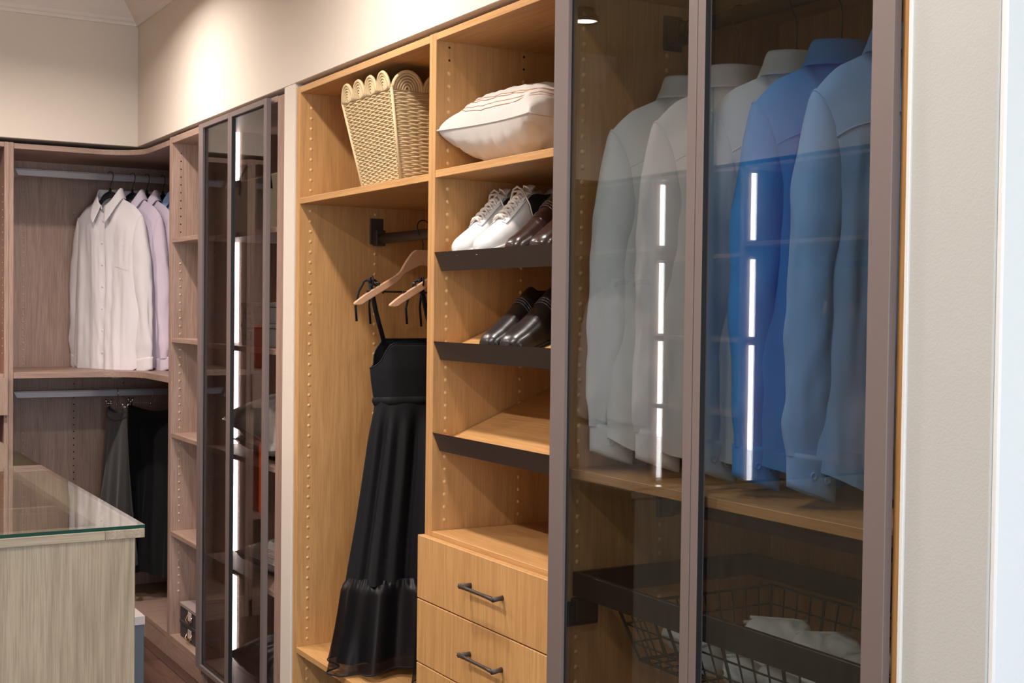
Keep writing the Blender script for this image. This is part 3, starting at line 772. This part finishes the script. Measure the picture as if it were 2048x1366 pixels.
# ------------------------------------------------------------------ dresses on wooden hangers
def wooden_hanger(loc, rotz, label, group, hook_h=.072, span=.222):
    t = thing('wooden_hanger', label, 'hanger', loc, rotz, group)
    top = []; bot = []; n = 36
    for i in range(n+1):
        x = -span+2*span*i/n; a = abs(x)/span
        s = a*span
        zt = .0-.0*a
        zt = -.002 if s < .022 else -.002-(.060*sstep(.022, .085, s)) - .58*max(0, s-.060)
        zb = -.048-.50*max(0, s-.01)*(1 if s < .20 else 1)
        th = zt-zb
        if s > span-.05: 
            k = (s-(span-.05))/.05; zt = zt-.006*k*k; zb = min(zb+.000, zt-.004)
        if zt-zb < .022: zb = zt-(.024 if s < span-.02 else .024-(s-(span-.02))*.9)
        top.append((x, zt)); bot.append((x, zb))
    m = MB(); m.prism(top+bot[::-1], -.006, .006, 'y'); obj('hanger_body', m, m_beech, t, local=True, bevel=.002)
    m = MB(); m.cyl((-span+.04, 0, -.128), (span-.04, 0, -.128), .0028, 8); obj('trouser_bar', m, m_black, t, local=True)
    m = MB(); h = hook_h; r = .021
    m.tube([(0, 0, -.004), (0, 0, h-.048), (.005, 0, h-.033), (.016, 0, h-.018)]+[(r*cos(a), 0, h+r*sin(a)) for a in [i*pi/10 for i in range(11)]], .0019, 7); obj('hook', m, m_black, t, local=True)
    for sx in (-1, 1):
        m = MB(); m._sph((sx*(span-.075), 0, -.104), .005, 10, 6, (1, 1.6, 1), 0); obj('strap_stud', m, m_black, t, local=True)
    return t
def dress(label, loc, rotz, seed, wk=1.0):
    """origin at the hanger neck; bodice hangs from tied straps"""
    t = thing('dress', label, 'dress', loc, rotz, 'black dresses on wooden hangers')
    z0 = 0
    key = [(-.25, .163, .042), (-.30, .166, .048), (-.35, .166, .052), (-.39, .162, .050), (-.447, .150, .048)]
    def kw(z, key):
        for a, b in zip(key, key[1:]):
            if z >= b[0]:
                q = (z-a[0])/(b[0]-a[0]); return (a[1]+(b[1]-a[1])*q, a[2]+(b[2]-a[2])*q)
        return key[-1][1:]
    def bod(u, v):
        a = 2*pi*u; side = sin(a)
        top = -.268 if side < 0 else -.30      # front edge higher than the back
        arm = abs(cos(a))**6
        xx = abs(.166*cos(a)); zt = -.268-max(0, xx-.113)*1.6-.012*(1 if side > 0 else 0)*(1-arm)+.006*cos(a*2)*0
        z = zt+(-.447-zt)*v
        w, d = kw(z, key)
        w = .118+(w-.118) if False else w
        f = 1+.03*sin(a*9+seed)+.02*nz(a*2, z*10, seed)
        return Vector((w*cos(a)*f*wk, d*sin(a)*f, z))
    m = MB(); m.grid(bod, 72, 20, cu=True); b = obj('bodice', m, f_dress, t, local=True, solid=.002)
    m = MB(); m.tube([bod(i/72, 0) for i in range(72)], .0022, 5, closed=True); obj('neckline_hem', m, f_dress, b, local=True)
    m = MB(); m.grid(lambda u, v: bod(u, 1.0)+Vector((.006*cos(2*pi*u)*sin(pi*v)*(1+.3*sin(2*pi*u*30)), .006*sin(2*pi*u)*sin(pi*v), .014-.030*v)), 120, 6, cu=True); obj('waistband', m, f_dress, t, local=True)
    sk = [(-.447, .152, .050), (-.66, .178, .070), (-.80, .196, .080), (-.98, .225, .092)]
    def skf(u, v, grow=1.0):
        a = 2*pi*u; z = -.447+(-.98+.447)*v; w, d = kw(z, sk)
        ph = seed+.6*sin(z*5)
        f = 1+(.10*sin(a*8+ph)+.06*sin(a*17+ph*2)+.08*nz(cos(a)*2.5+seed, sin(a)*2.5, z*1.6))*sstep(0, .25, v)
        return Vector((w*cos(a)*(1+(f-1)*.5)*grow*wk, d*sin(a)*(1+(f-1)*2.6)*grow, z))
    m = MB(); m.grid(skf, 200, 44, cu=True); obj('skirt', m, f_dress, t, local=True)
    def ruf(u, v):
        a = 2*pi*u; z = -.965-.258*v-.006*sin(a*3+seed)*v-.010*cos(a*2)*v
        k = sstep(0, .12, v)
        w = .228+.012*k+.040*v; d = .094+.018*k+.035*v
        f = 1+(.10*sin(a*9+seed)+.09*sin(a*14+seed*2+v)+.10*nz(cos(a)*3, sin(a)*3+seed, v))*(k*.7+.5*v)+.06*sin(a*60)*(1-k)
        return Vector((w*cos(a)*(1+(f-1)*.35)*wk, d*sin(a)*f, z))
    m = MB(); m.grid(ruf, 240, 26, cu=True); r_ = obj('ruffle', m, m_sheer, t, local=True)
    m = MB(); m.tube([ruf(i/240, 1.0) for i in range(240)], .0024, 5, closed=True); obj('ruffle_hem', m, f_dress, r_, local=True)
    m = MB(); m.grid(lambda u, v: (lambda p: Vector((p.x*.90, p.y*.90, p.z+.028*v)))(ruf(u, v)), 160, 12, cu=True); obj('lining', m, f_dress, t, local=True)
    for sx in (-1, 1):
        e = bod(.5 if sx < 0 else 0, 0); top = Vector((sx*.168, -.0, -.098))
        ps = Vector((sx*.118, -.016, -.275)); m = MB()
        m.tube([ps, ps.lerp(top, .5)+Vector((0, -.012, 0)), top+Vector((0, -.010, .0))], .0075, 6, flat=.3); obj('strap', m, f_dress, t, local=True)
        # bow tied on the hanger
        m = MB()
        m.tube([top+Vector((-.002, .010*cos(k), .014*sin(k)+.0)) for k in [i*pi/6 for i in range(12)]], .0028, 6, closed=True)
        m._sph(top+Vector((0, -.011, .002)), .007, 10, 8, (1, 1, 1), 0)
        def rib(pts, w=.0036): m.tube([top+Vector(p) for p in pts], w, 6, flat=.35)
        rib([(0, -.011, .002), (-.018*1, -.016, .004), (-.038, -.018, -.010), (-.050, -.016, -.030), (-.046, -.012, -.034), (-.03, -.012, -.018), (0, -.011, 0)])
        rib([(0, -.011, 0), (-.006, -.018, -.03), (-.003, -.020, -.07), (-.008, -.020, -.125)])
        rib([(0, -.012, .004), (.014, -.018, .0), (.030, -.020, -.03), (.040, -.020, -.075), (.036, -.020, -.118)])
        obj('bow', m, f_dress, t, local=True)
    return t
HX1, HX2 = -3.465, -3.222
wooden_hanger((HX1, .261, 1.618), RZ, 'left beech wood hanger carrying the fuller view of the black dress', 'wooden hangers in the oak wardrobe', .066)
dress('long black sleeveless dress with gathered waist and sheer ruffle, left of the two', (HX1, .261, 1.618), RZ, 1.0)
wooden_hanger((HX2, .261, 1.614), RZ, 'right beech wood hanger, mostly hidden by the divider panel', 'wooden hangers in the oak wardrobe', .070)
dress('second black dress half hidden behind the divider panel', (HX2, .305, 1.614), RZ, 4.0, wk=.62).scale = (1, .8, 1)

# ------------------------------------------------------------------ wicker basket
def wicker():
    x0, x1, y0, y1 = -3.505, -3.180, .018, .395      # top outline
    bx0, bx1, by0, by1 = -3.392, -3.150, .035, .330     # base outline
    zb, zt = 1.7825, 2.036
    t = thing('wicker_basket', 'tall woven rope basket with scalloped rim on the top shelf', 'basket', ((bx0+bx1)/2, (by0+by1)/2, zb))
    def corner(k): return [(bx0+(x0-bx0)*k, by0+(y0-by0)*k), (bx1+(x1-bx1)*k, by0+(y0-by0)*k), (bx1+(x1-bx1)*k, by1+(y1-by1)*k), (bx0+(x0-bx0)*k, by1+(y1-by1)*k)]
    nrm = [(0, -1), (1, 0), (0, 1), (-1, 0)]
    m = MB(); rows = 46; st = .0042
    for r in range(rows):
        k = (r+.5)/rows; z = zb+(zt-zb)*k; c = corner(k)
        for fi in range(4):
            a, b = Vector(c[fi]), Vector(c[(fi+1) % 4]); n = nrm[fi]; L = (b-a).length
            nst = 24; pts = []
            for i in range(nst+1):
                q = i/nst; ph = q*nst/2*pi+(r % 2)*pi+pi/2
                p = a.lerp(b, q); o = .0026*sin(ph)
                pts.append((p.x+n[0]*o, p.y+n[1]*o, z+.0008*sin(q*40+r)))
            m.tube(pts, .0030, 5)
    obj('woven_strands', m, m_rope, t)['kind'] = 'stuff'
    # inner skin so the light does not leak through
    m = MB()
    c0, c1 = corner(0), corner(1); V = [(p[0]*1, p[1], zb) for p in c0]+[(p[0], p[1], zt) for p in c1]
    m.add(V, [(0, 1, 5, 4), (1, 2, 6, 5), (2, 3, 7, 6), (3, 0, 4, 7), (0, 1, 2, 3)]); obj('basket_wall', m, m_rope, t)
    # corner ropes
    for i in range(4):
        m = MB(); m.tube([(c0[i][0]+nrm[i][0]*.003, c0[i][1]+nrm[i][1]*.003, zb), (c1[i][0]+nrm[i][0]*.003, c1[i][1]+nrm[i][1]*.003, zt)], .0045, 8); obj('corner_rope', m, m_rope, t)
    # scallops
    c = corner(1)
    spec = [(4, .052), (4, .052), (4, .052), (4, .052)]
    for fi in range(4):
        a, b = Vector(c[fi]), Vector(c[(fi+1) % 4]); n = nrm[fi]; cnt = 4
        w = (b-a).length/cnt
        for s_ in range(cnt):
            cc = a.lerp(b, (s_+.5)/cnt); d = (b-a).normalized(); m = MB()
            lean = .12
            for ring in range(6):
                rr = (w/2-.003)*(1-ring/6); hh = .050*(1-ring/6.5)
                pts = []
                for i in range(15):
                    th = pi*i/14; px, pz = rr*cos(th), hh*sin(th)
                    pts.append((cc.x+d.x*px+n[0]*(.002+pz*lean), cc.y+d.y*px+n[1]*(.002+pz*lean), zt-.004+pz))
                m.tube(pts, .0052 if ring == 0 else .0036, 6)
            n0 = len(m.v)
            obj('scallop', m, m_rope, t)
    # base
    m = MB(); m.box(bx0, bx1, by0, by1, zb-.0005, zb+.004); obj('basket_base', m, m_rope, t)
wicker()

# ------------------------------------------------------------------ cushions
def cushion(name, label, loc, w, d, th, rot, mat, seed, pleats=False, group=None, ear=.10, roll=(0, 0)):
    t = thing(name, label, 'cushion', loc, 0, group); t.rotation_euler = (roll[0], roll[1], rot)
    def fn(x, y, s):
        ex = 1-abs(x)**2.6; ey = 1-abs(y)**2.6
        h = th/2*(max(0, ex)*max(0, ey))**.42
        inx = 1-ear*(1-y*y)*abs(x)**2*.7; iny = 1-ear*(1-x*x)*abs(y)**2*.7
        px, py = x*w/2*inx, y*d/2*iny
        wr = .006*nz(px*16+seed, py*16, s*2)*(abs(x)**2+abs(y)**2)*.9+.004*nz(px*40+seed, py*40, s)
        e = min(1, h/(th*.12))
        rr = (abs(x)**4+abs(y)**4)**.25
        if pleats and s > 0: h += .0035*e*(abs(sin((rr-.41)*pi/.09))*2-1)*sstep(.30, .40, rr)*(1-sstep(.93, .99, rr))
        # radial tension creases towards the corners
        cr = .010*sin((px*d-py*w)*90+seed)*(abs(x*y))**3*(0 if (pleats and s > 0) else 1)
        gat = .0018*(sin(px*120+seed)+nz(px*70, seed, 1))*sstep(.6, .95, abs(y))*(1-sstep(.96, 1, abs(y))) if not (pleats and s > 0) else 0
        return Vector((px, py, s*(h+(wr+cr+gat)*e)+.0))
    for s, nm in ((1, 'cushion_top'), (-1, 'cushion_underside')):
        m = MB(); m.grid(lambda u, v: fn(u*2-1, v*2-1, s), 90, 90); obj(nm, m, mat, t, local=True)
    m = MB(); per = []
    for i in range(30): per.append(fn(-1+2*i/30, -1, 1))
    for i in range(30): per.append(fn(1, -1+2*i/30, 1))
    for i in range(30): per.append(fn(1-2*i/30, 1, 1))
    for i in range(30): per.append(fn(-1, 1-2*i/30, 1))
    m.tube(per, .0022, 6, closed=True); obj('seam', m, mat, t, local=True)
    if pleats:
        for q, rr0 in enumerate((.50, .60, .69, .77, .84, .895, .935, .965)):
            m = MB(); pts = []
            for i in range(60):
                a = 2*pi*i/60; cx, sx = cos(a), sin(a); k = rr0/((abs(cx)**4+abs(sx)**4)**.25)
                p = fn(cx*k, sx*k, 1); pts.append(p+Vector((0, 0, .0006)))
            m.tube(pts, .0010, 5, closed=True); obj('gold_thread', m, m_thread, t, local=True)
    return t
cushion('cushion', 'white satin cushion with pleated top on the oak shelf', (-2.699, .247, 1.8835), .385, .46, .205, radians(5), f_cush, 4, pleats=True, ear=.13)
KG = 'cushions in the glass cabinet'
cushion('cushion', 'grey velvet cushion leaning on top of the lower grey one', (-4.32, .21, 1.045), .44, .40, .15, radians(8), f_cgrey, 9, group=KG, roll=(radians(16), radians(12)))
cushion('cushion', 'lower grey velvet cushion lying flat on the middle shelf', (-4.30, .22, .962), .44, .40, .09, radians(-3), f_cgrey, 12, group=KG)
cushion('cushion', 'grey cushion with gold pleats on the second lowest shelf', (-4.255, .23, .562), .46, .38, .11, radians(4), f_cgrey, 15, pleats=True, group=KG)
cushion('cushion', 'dark brown cushion at the bottom of the glass cabinet', (-4.285, .23, .185), .50, .40, .165, radians(3), f_cdark, 18, group=KG)

# ------------------------------------------------------------------ shoes
def shoe(kind, label, name, x, zsurf0, yaw, mat, group, left, L=.285):
    """toe at front (y ~ .0), heel up the tilted shelf"""
    t = thing(name, label, 'shoe', (x, .012, zsurf0+.012*SL+.0012), 0, group)
    t.rotation_euler = (math.atan(SL), 0, yaw)
    sneaker = kind == 'sneaker'
    st = .027 if sneaker else .010
    # outline half widths along the sole (y 0 toe -> L heel)
    def hw(q):
        pts = [(0, .006), (.02, .031), (.07, .043), (.18, .050), (.30, .052), (.45, .047), (.60, .039), (.78, .038), (.90, .034), (.97, .022), (1, .008)]
        for a, b in zip(pts, pts[1:]):
            if q <= b[0]+1e-9:
                k = (q-a[0])/(b[0]-a[0]); return a[1]+(b[1]-a[1])*k
        return pts[-1][1]
    bend = (1 if left else -1)
    def cxo(q): return bend*.010*(sin(q*pi*.9)-.3)*-1*.6
    def top(q):
        if sneaker: pts = [(0, .030), (.03, .049), (.08, .057), (.16, .063), (.26, .071), (.36, .083), (.50, .101), (.62, .115), (.67, .114), (.74, .102), (.82, .097), (.93, .104), (.985, .092), (1, .05)]
        else: pts = [(0, .016), (.03, .038), (.07, .047), (.20, .057), (.33, .069), (.46, .086), (.58, .105), (.64, .108), (.78, .090), (.93, .088), (.985, .080), (1, .035)]
        def lin(q):
            for a, b in zip(pts, pts[1:]):
                if q <= b[0]+1e-9: return a[1]+(b[1]-a[1])*max(0, (q-a[0])/(b[0]-a[0]))
            return pts[-1][1]
        if q < .05 or q > .95: return lin(q)
        w = .028; return sum(lin(q+w*t_) for t_ in (-1, -.66, -.33, 0, .33, .66, 1))/7
    def up_(u, v, off=0.0):
        # u around from left sole edge over the top to right sole edge, v along
        q = v; a = pi*u; H = top(q)-st*.6; w = hw(q)
        c = cos(a); s_ = sin(a)
        nar = 1-.28*sstep(.35, .62, q)*s_**1.5
        xx = cxo(q)+(w-.002+off)*(abs(c)**.75)*(1 if c > 0 else -1)*nar
        zz = st*.6+(H+off)*(s_**.62)
        if q > (.68 if sneaker else .62):                       # foot opening: the top dips inwards
            open_ = sstep(.68 if sneaker else .62, .72, q)*(1-sstep(.93, .985, q)); z2 = zz-.060*open_*sstep(.80, .97, s_); zz = z2
        cre = 0 if sneaker else (.0003 if kind == 'slip' else .0011)*sin(q*150)*sstep(.27, .31, q)*(1-sstep(.40, .44, q))*s_
        return Vector((xx, q*L, zz+cre))
    m = MB(); m.grid(lambda u, v: up_(u, v), 44, 72); obj('upper', m, mat, t, local=True)
    # sole
    n = 40; out = [(cxo(i/n)+hw(i/n)+.003, i/n*L) for i in range(n+1)]+[(cxo(i/n)-hw(i/n)-.003, i/n*L) for i in range(n, -1, -1)]
    m = MB()
    if sneaker: m.prism(out, 0, st, 'z')
    else:
        m.prism(out, .004, st, 'z')
        h_ = [p for p in out if p[1] > .72*L]; m.prism(h_, 0, st*.6, 'z')
        f_ = [p for p in out if p[1] < .62*L]; m.prism(f_, 0, .0045, 'z')
    obj('sole', m, m_sole if sneaker else m_bleather, t, local=True, bevel=.002)
    if sneaker:
        m = MB(); ln = [Vector((p[0]*1.0, p[1], st*.72)) for p in [(cxo(i/n)+hw(i/n)+.0036, i/n*L) for i in range(n+1)]+[(cxo(i/n)-hw(i/n)-.0036, i/n*L) for i in range(n, -1, -1)]]
        m.tube(ln, .0012, 5, closed=True); obj('sole_groove', m, m_sole, t, local=True)
        # tongue
        m = MB(); m.grid(lambda u, v: Vector((cxo(.5)+(u-.5)*.046, L*(.33+.345*v), .073+.047*v+.004*(1-(2*u-1)**2))), 8, 10); obj('tongue', m, mat, t, local=True, solid=.004)
        # eyestays each side, raised panels
        for (ua, ub) in ((.30, .43), (.57, .70)):
            m = MB(); m.grid(lambda u, v: up_(ua+(ub-ua)*u, .265+.355*v, .0022), 8, 20); obj('eyestay', m, mat, t, local=True, solid=.0015)
        # laces
        m = MB()
        for i in range(6):
            q = .285+.054*i; a = up_(.40, q, .004); b = up_(.60, q, .004); q2 = q+.03
            c = up_(.40, q2, .004); d = up_(.60, q2, .004)
            mid = (a+d)/2+Vector((0, 0, .007)); m.tube([a, a.lerp(mid, .5)+Vector((0, 0, .003)), mid, mid.lerp(d, .5)+Vector((0, 0, .003)), d], .0042, 6, flat=.45)
            mid = (b+c)/2+Vector((0, 0, .008)); m.tube([b, b.lerp(mid, .5)+Vector((0, 0, .003)), mid, mid.lerp(c, .5)+Vector((0, 0, .003)), c], .0042, 6, flat=.45)
        e = up_(.5, .60, .006); s2 = 1
        for sx in (-1, 1):
            m.tube([e, e+Vector((sx*.014, -.004, .012)), e+Vector((sx*.034, -.006, .006)), e+Vector((sx*.040, -.006, -.010)), e+Vector((sx*.022, -.006, -.006)), e], .0026, 6, flat=.6)
            m.tube([e, e+Vector((sx*.022, -.016, .004)), e+Vector((sx*.044, -.024, -.030)), e+Vector((sx*.050, -.030, -.062))], .0028, 6, flat=.6)
        obj('laces', m, m_lace, t, local=True)
        for i in range(6):
            for ua in (.385, .615):
                p = up_(ua, .285+.054*i, .003); m = MB(); m._sph(p, .0028, 8, 6, (1, 1, 1), 0); obj('eyelet', m, m_lace, t, local=True)
        for (ua, ub) in ((.03, .30), (.70, .97)):
            m = MB(); m.grid(lambda u, v: up_(ua+(ub-ua)*u, .52+.26*v+.10*(u if ua > .5 else 1-u)*0+.06*(u-.5)*(1 if ua < .5 else -1), .0014), 14, 16); obj('side_patch', m, m_patch, t, local=True)
        m = MB(); m.grid(lambda u, v: up_(u, .88+.11*v, .0016), 30, 8); obj('heel_tab', m, m_wleather, t, local=True)
    else:
        m = MB()
        for o_ in (-.006, 0, .006): m.tube([up_(.08+.84*i/24, .475+o_/L, .0012) for i in range(25)], .0022, 6)
        obj('vamp_strap', m, mat, t, local=True)
        m = MB(); m.grid(lambda u, v: up_(.12+.76*u, .44+.17*v, .0012), 30, 12); obj('vamp_band', m, m_bleather if kind == 'slip' else mat, t, local=True)
    # lining visible in the opening
    m = MB(); m.grid(lambda u, v: Vector((cxo(.8)+(u-.5)*.040, L*(.68+.24*v), .050)), 4, 4); obj('insole', m, m_lining, t, local=True)
    return t
zs1, zs2 = 1.546, 1.324
shoe('sneaker', 'white leather sneaker left of its pair on the upper shoe shelf', 'sneaker', -2.770, zs1, radians(-2), m_wleather, 'white sneakers', True)
shoe('sneaker', 'white leather sneaker right of its pair with black side panel', 'sneaker', -2.655, zs1, radians(3), m_wleather, 'white sneakers', False)
shoe('oxford', 'dark brown leather dress shoe beside the white sneakers', 'dress_shoe', -2.520, zs1, radians(-3), m_brleather, 'brown dress shoes', True)
shoe('oxford', 'dark brown leather dress shoe furthest right on the upper shoe shelf', 'dress_shoe', -2.405, zs1, radians(3), m_brleather, 'brown dress shoes', False)
shoe('slip', 'glossy black loafer left of its pair on the second shoe shelf', 'loafer', -2.632, zs2, radians(-1), m_bleather, 'black loafers', True)
shoe('slip', 'glossy black loafer right of its pair against the door frame', 'loafer', -2.530, zs2, radians(3), m_bleather, 'black loafers', False)

# ------------------------------------------------------------------ things in the glass cabinet and tower
t = thing('tote_bag', 'olive canvas tote bag on the top shelf of the glass cabinet', 'bag', (-4.40, .15, 1.7045))
m = MB(); m.prism([(-4.765, 1.7045), (-4.06, 1.7045), (-4.06, 1.902), (-4.73, 1.902)], .075, .30, 'y'); obj('bag_body', m, m_tote, t, bevel=.006)
m = MB(); m.tube([(-4.60, .072, 1.85), (-4.58, .068, 1.91), (-4.50, .066, 1.945), (-4.36, .066, 1.945), (-4.28, .068, 1.91), (-4.26, .072, 1.85)], .004, 6); obj('handle', m, m_black, t)
m = MB(); m.box(-4.66, -4.60, .068, .076, 1.885, 1.905); obj('buckle', m, m_chrome, t, bevel=.002)
def stbox(label, x0, x1, y0, y1, z0, z1, mat, topmat, clasp, group, name='storage_box'):
    t = thing(name, label, 'box', ((x0+x1)/2, (y0+y1)/2, z0), 0, group)
    panel('box_body', t, x0+.003, x1-.003, y0+.003, y1, z0, z1-.016, mat, bevel=.002)
    panel('lid', t, x0, x1, y0, y1, z1-.0155, z1, topmat, bevel=.002)
    xc = (x0+x1)/2; zc = (z0+z1)/2-.003; m = MB(); yy = y0+.0005
    if clasp == 'gold':
        w, h = .042, .020
        xc = x0+.10
        for (a, b, c, d) in ((xc-w, xc+w, zc+h-.005, zc+h), (xc-w, xc+w, zc-h, zc-h+.005), (xc-w, xc-w+.007, zc-h, zc+h), (xc+w-.007, xc+w, zc-h, zc+h), (xc-w-.02, xc+.01, zc-.003, zc+.003)):
            m.box(a, b, yy-.004, yy, c, d)
        obj('clasp', m, m_gold, t, bevel=.0008)
    else:
        m.box(xc-.022, xc+.022, yy-.003, yy, zc-.014, zc+.022); obj('label_holder', m, m_slatetop, t, bevel=.001)
        m = MB(); m.tube([(xc-.028, yy, zc+.01), (xc-.026, yy-.012, zc-.014), (xc+.026, yy-.012, zc-.018), (xc+.028, yy, zc+.008)], .0025, 6); obj('pull_ring', m, m_gold, t)
    return t
stbox('upper grey leather box with gold clasp in the glass cabinet', -4.508, -4.15, .05, .30, 1.3835, 1.456, m_gbox, m_gbox, 'gold', 'grey clasp boxes')
stbox('lower grey leather box with gold clasp, under its twin', -4.508, -4.15, .05, .30, 1.3025, 1.383, m_gbox, m_gbox, 'gold', 'grey clasp boxes')
stbox('upper charcoal storage box with pale label at the foot of the shelf tower', -5.195, -4.90, .03, .36, .1665, .236, m_box, m_boxtop, 'ring', 'charcoal storage boxes')
stbox('lower charcoal storage box under its twin in the shelf tower', -5.195, -4.90, .03, .36, .0955, .166, m_box, m_box, 'ring', 'charcoal storage boxes')
# ------------------------------------------------------------------ display island
I = thing('display_island', 'pale ash wood island with a clear glass top at lower left', 'counter', (-3.96, -1.15, 0))
IX0, IX1, IY0, IY1 = -5.16, -2.956, -1.70, -.693
panel('end_panel', I, IX1-.030, IX1-.010, IY0+.02, IY1-.019, 0, .910, ash['z'])
panel('end_panel', I, IX0+.010, IX0+.030, IY0+.02, IY1-.019, 0, .910, ash['z'])
panel('long_panel', I, IX0+.031, IX1-.031, IY1-.038, IY1-.019, 0, .910, ash['z'])
panel('long_panel', I, IX0+.031, IX1-.031, IY0+.02, IY0+.039, 0, .910, ash['z'])
# top frame: rails around the display recess
RW = .088
panel('top_rail', I, IX0, IX1, IY1-RW, IY1, .9105, .9315, ash['x'])
panel('top_rail', I, IX0, IX1, IY0, IY0+RW, .9105, .9315, ash['x'])
panel('top_rail', I, IX1-.085, IX1-.0002, IY0+RW+.0005, IY1-RW-.0005, .9105, .9313, ash['y'])
panel('top_rail', I, IX0+.0002, IX0+.085, IY0+RW+.0005, IY1-RW-.0005, .9105, .9313, ash['y'])
panel('tray_floor', I, IX0+.035, IX1-.035, IY0+.042, IY1-.042, .800, .812, wal['x'])
for xx in (-3.55, -4.15, -4.7): panel('tray_divider', I, xx, xx+.018, IY0+.043, IY1-.043, .8125, .908, ash['y'])
panel('tray_divider', I, -4.13, -3.56, -1.16, -1.145, .8125, .900, ash['x'])
m = MB(); m.box(IX0+.001, IX1, IY0, IY1, .9320, .9400)
o = obj('glass_top', m, [m_glass_top, m_glass_edge], I, bevel=.0)
for p in o.data.polygons:
    if p.normal.x > .5: p.material_index = 1
t = thing('low_cabinet', 'low slate grey cabinet with pale top beside the island', 'cabinet', (-3.7, -.75, 0))
panel('cabinet_body', t, -4.3, -3.40, -.690, -.5785, .05, .600, m_slate, bevel=.001)
panel('cabinet_top', t, -4.3, -3.398, -.690, -.5765, .6005, .624, m_slatetop, bevel=.001)
panel('plinth', t, -4.28, -3.42, -.688, -.60, 0, .0495, m_black, bevel=0)

# ------------------------------------------------------------------ opposite closet (seen mirrored in the glass doors)
O = thing('mirrored_closet', 'walnut closet wall opposite, seen only as a reflection in the glass', 'wardrobe', (-4.6, -2.75, 0))
OY0, OY1 = -3.08, -2.52
for xx in (-6.25, -5.36, -4.66, -3.66, -2.75): panel('side_panel', O, xx, xx+.03, OY0, OY1, 0, TOP, wal['z'])
panel('back_panel', O, -6.22, -4.66, OY0, OY0+.015, .0, TOP-.02, wal['z'])
panel('back_panel', O, -4.63, -2.75, OY0, OY0+.015, .0, TOP-.02, m_slatetop, label='pale back panel')
panel('top_panel', O, -6.22, -2.75, OY0+.016, OY1, TOP-.019, TOP-.001, wal['x'])
for (xa, xb, z) in ((-6.22, -5.36, 1.75), (-6.22, -5.36, .78), (-5.33, -4.66, 1.70), (-5.33, -4.66, 1.30), (-5.33, -4.66, .95), (-5.33, -4.66, .55), (-4.63, -3.66, 1.75), (-4.63, -3.66, .76), (-3.63, -2.75, 1.75), (-3.63, -2.75, .76)):
    panel('shelf', O, xa+.001, xb-.001, OY0+.016, OY1-.002, z, z+.02, wal['x'])
for (xa, xb) in ((-4.63, -3.66), (-3.63, -2.75)):
    for z in (.08, .31, .54): panel('drawer', O, xa+.003, xb-.003, OY1-.02, OY1-.001, z, z+.215, m_slate)
for xx in (-5.325, -4.625):
    for (a, b) in ((.80, 1.29), (1.33, 1.69), (1.78, 2.09)):
        m = MB(); m.box(xx, xx+.010, -2.575, -2.555, a, b); obj('led_strip', m, m_led, O)
m = MB(); m.cyl((-4.629, -2.80, 1.665), (-3.661, -2.80, 1.665), .016, 14); obj('hanging_rod', m, m_lip, O)
m = MB(); m.cyl((-6.219, -2.80, 1.665), (-5.361, -2.80, 1.665), .016, 14); obj('hanging_rod', m, m_lip, O)
wooden_hanger((-4.36, -2.80, 1.607), radians(50), 'left wooden hanger mirrored in the right glass door', 'mirrored wooden hangers', .075)
wooden_hanger((-4.22, -2.80, 1.607), radians(45), 'right wooden hanger mirrored in the right glass door', 'mirrored wooden hangers', .075)
for (xx, sd, lb) in ((-5.80, 61, 'white shirt in the mirrored closet, nearer the light strip'), (-5.98, 73, 'white shirt in the mirrored closet, further from the light strip')):
    make_shirt('shirt', lb, (xx, -2.80, 1.585), radians(140), f_white, sd, 'mirrored white shirts', pocket=False)
    velvet_hanger((xx, -2.80, 1.589), radians(140), 'black hanger holding the '+lb, 'mirrored velvet hangers', .083)
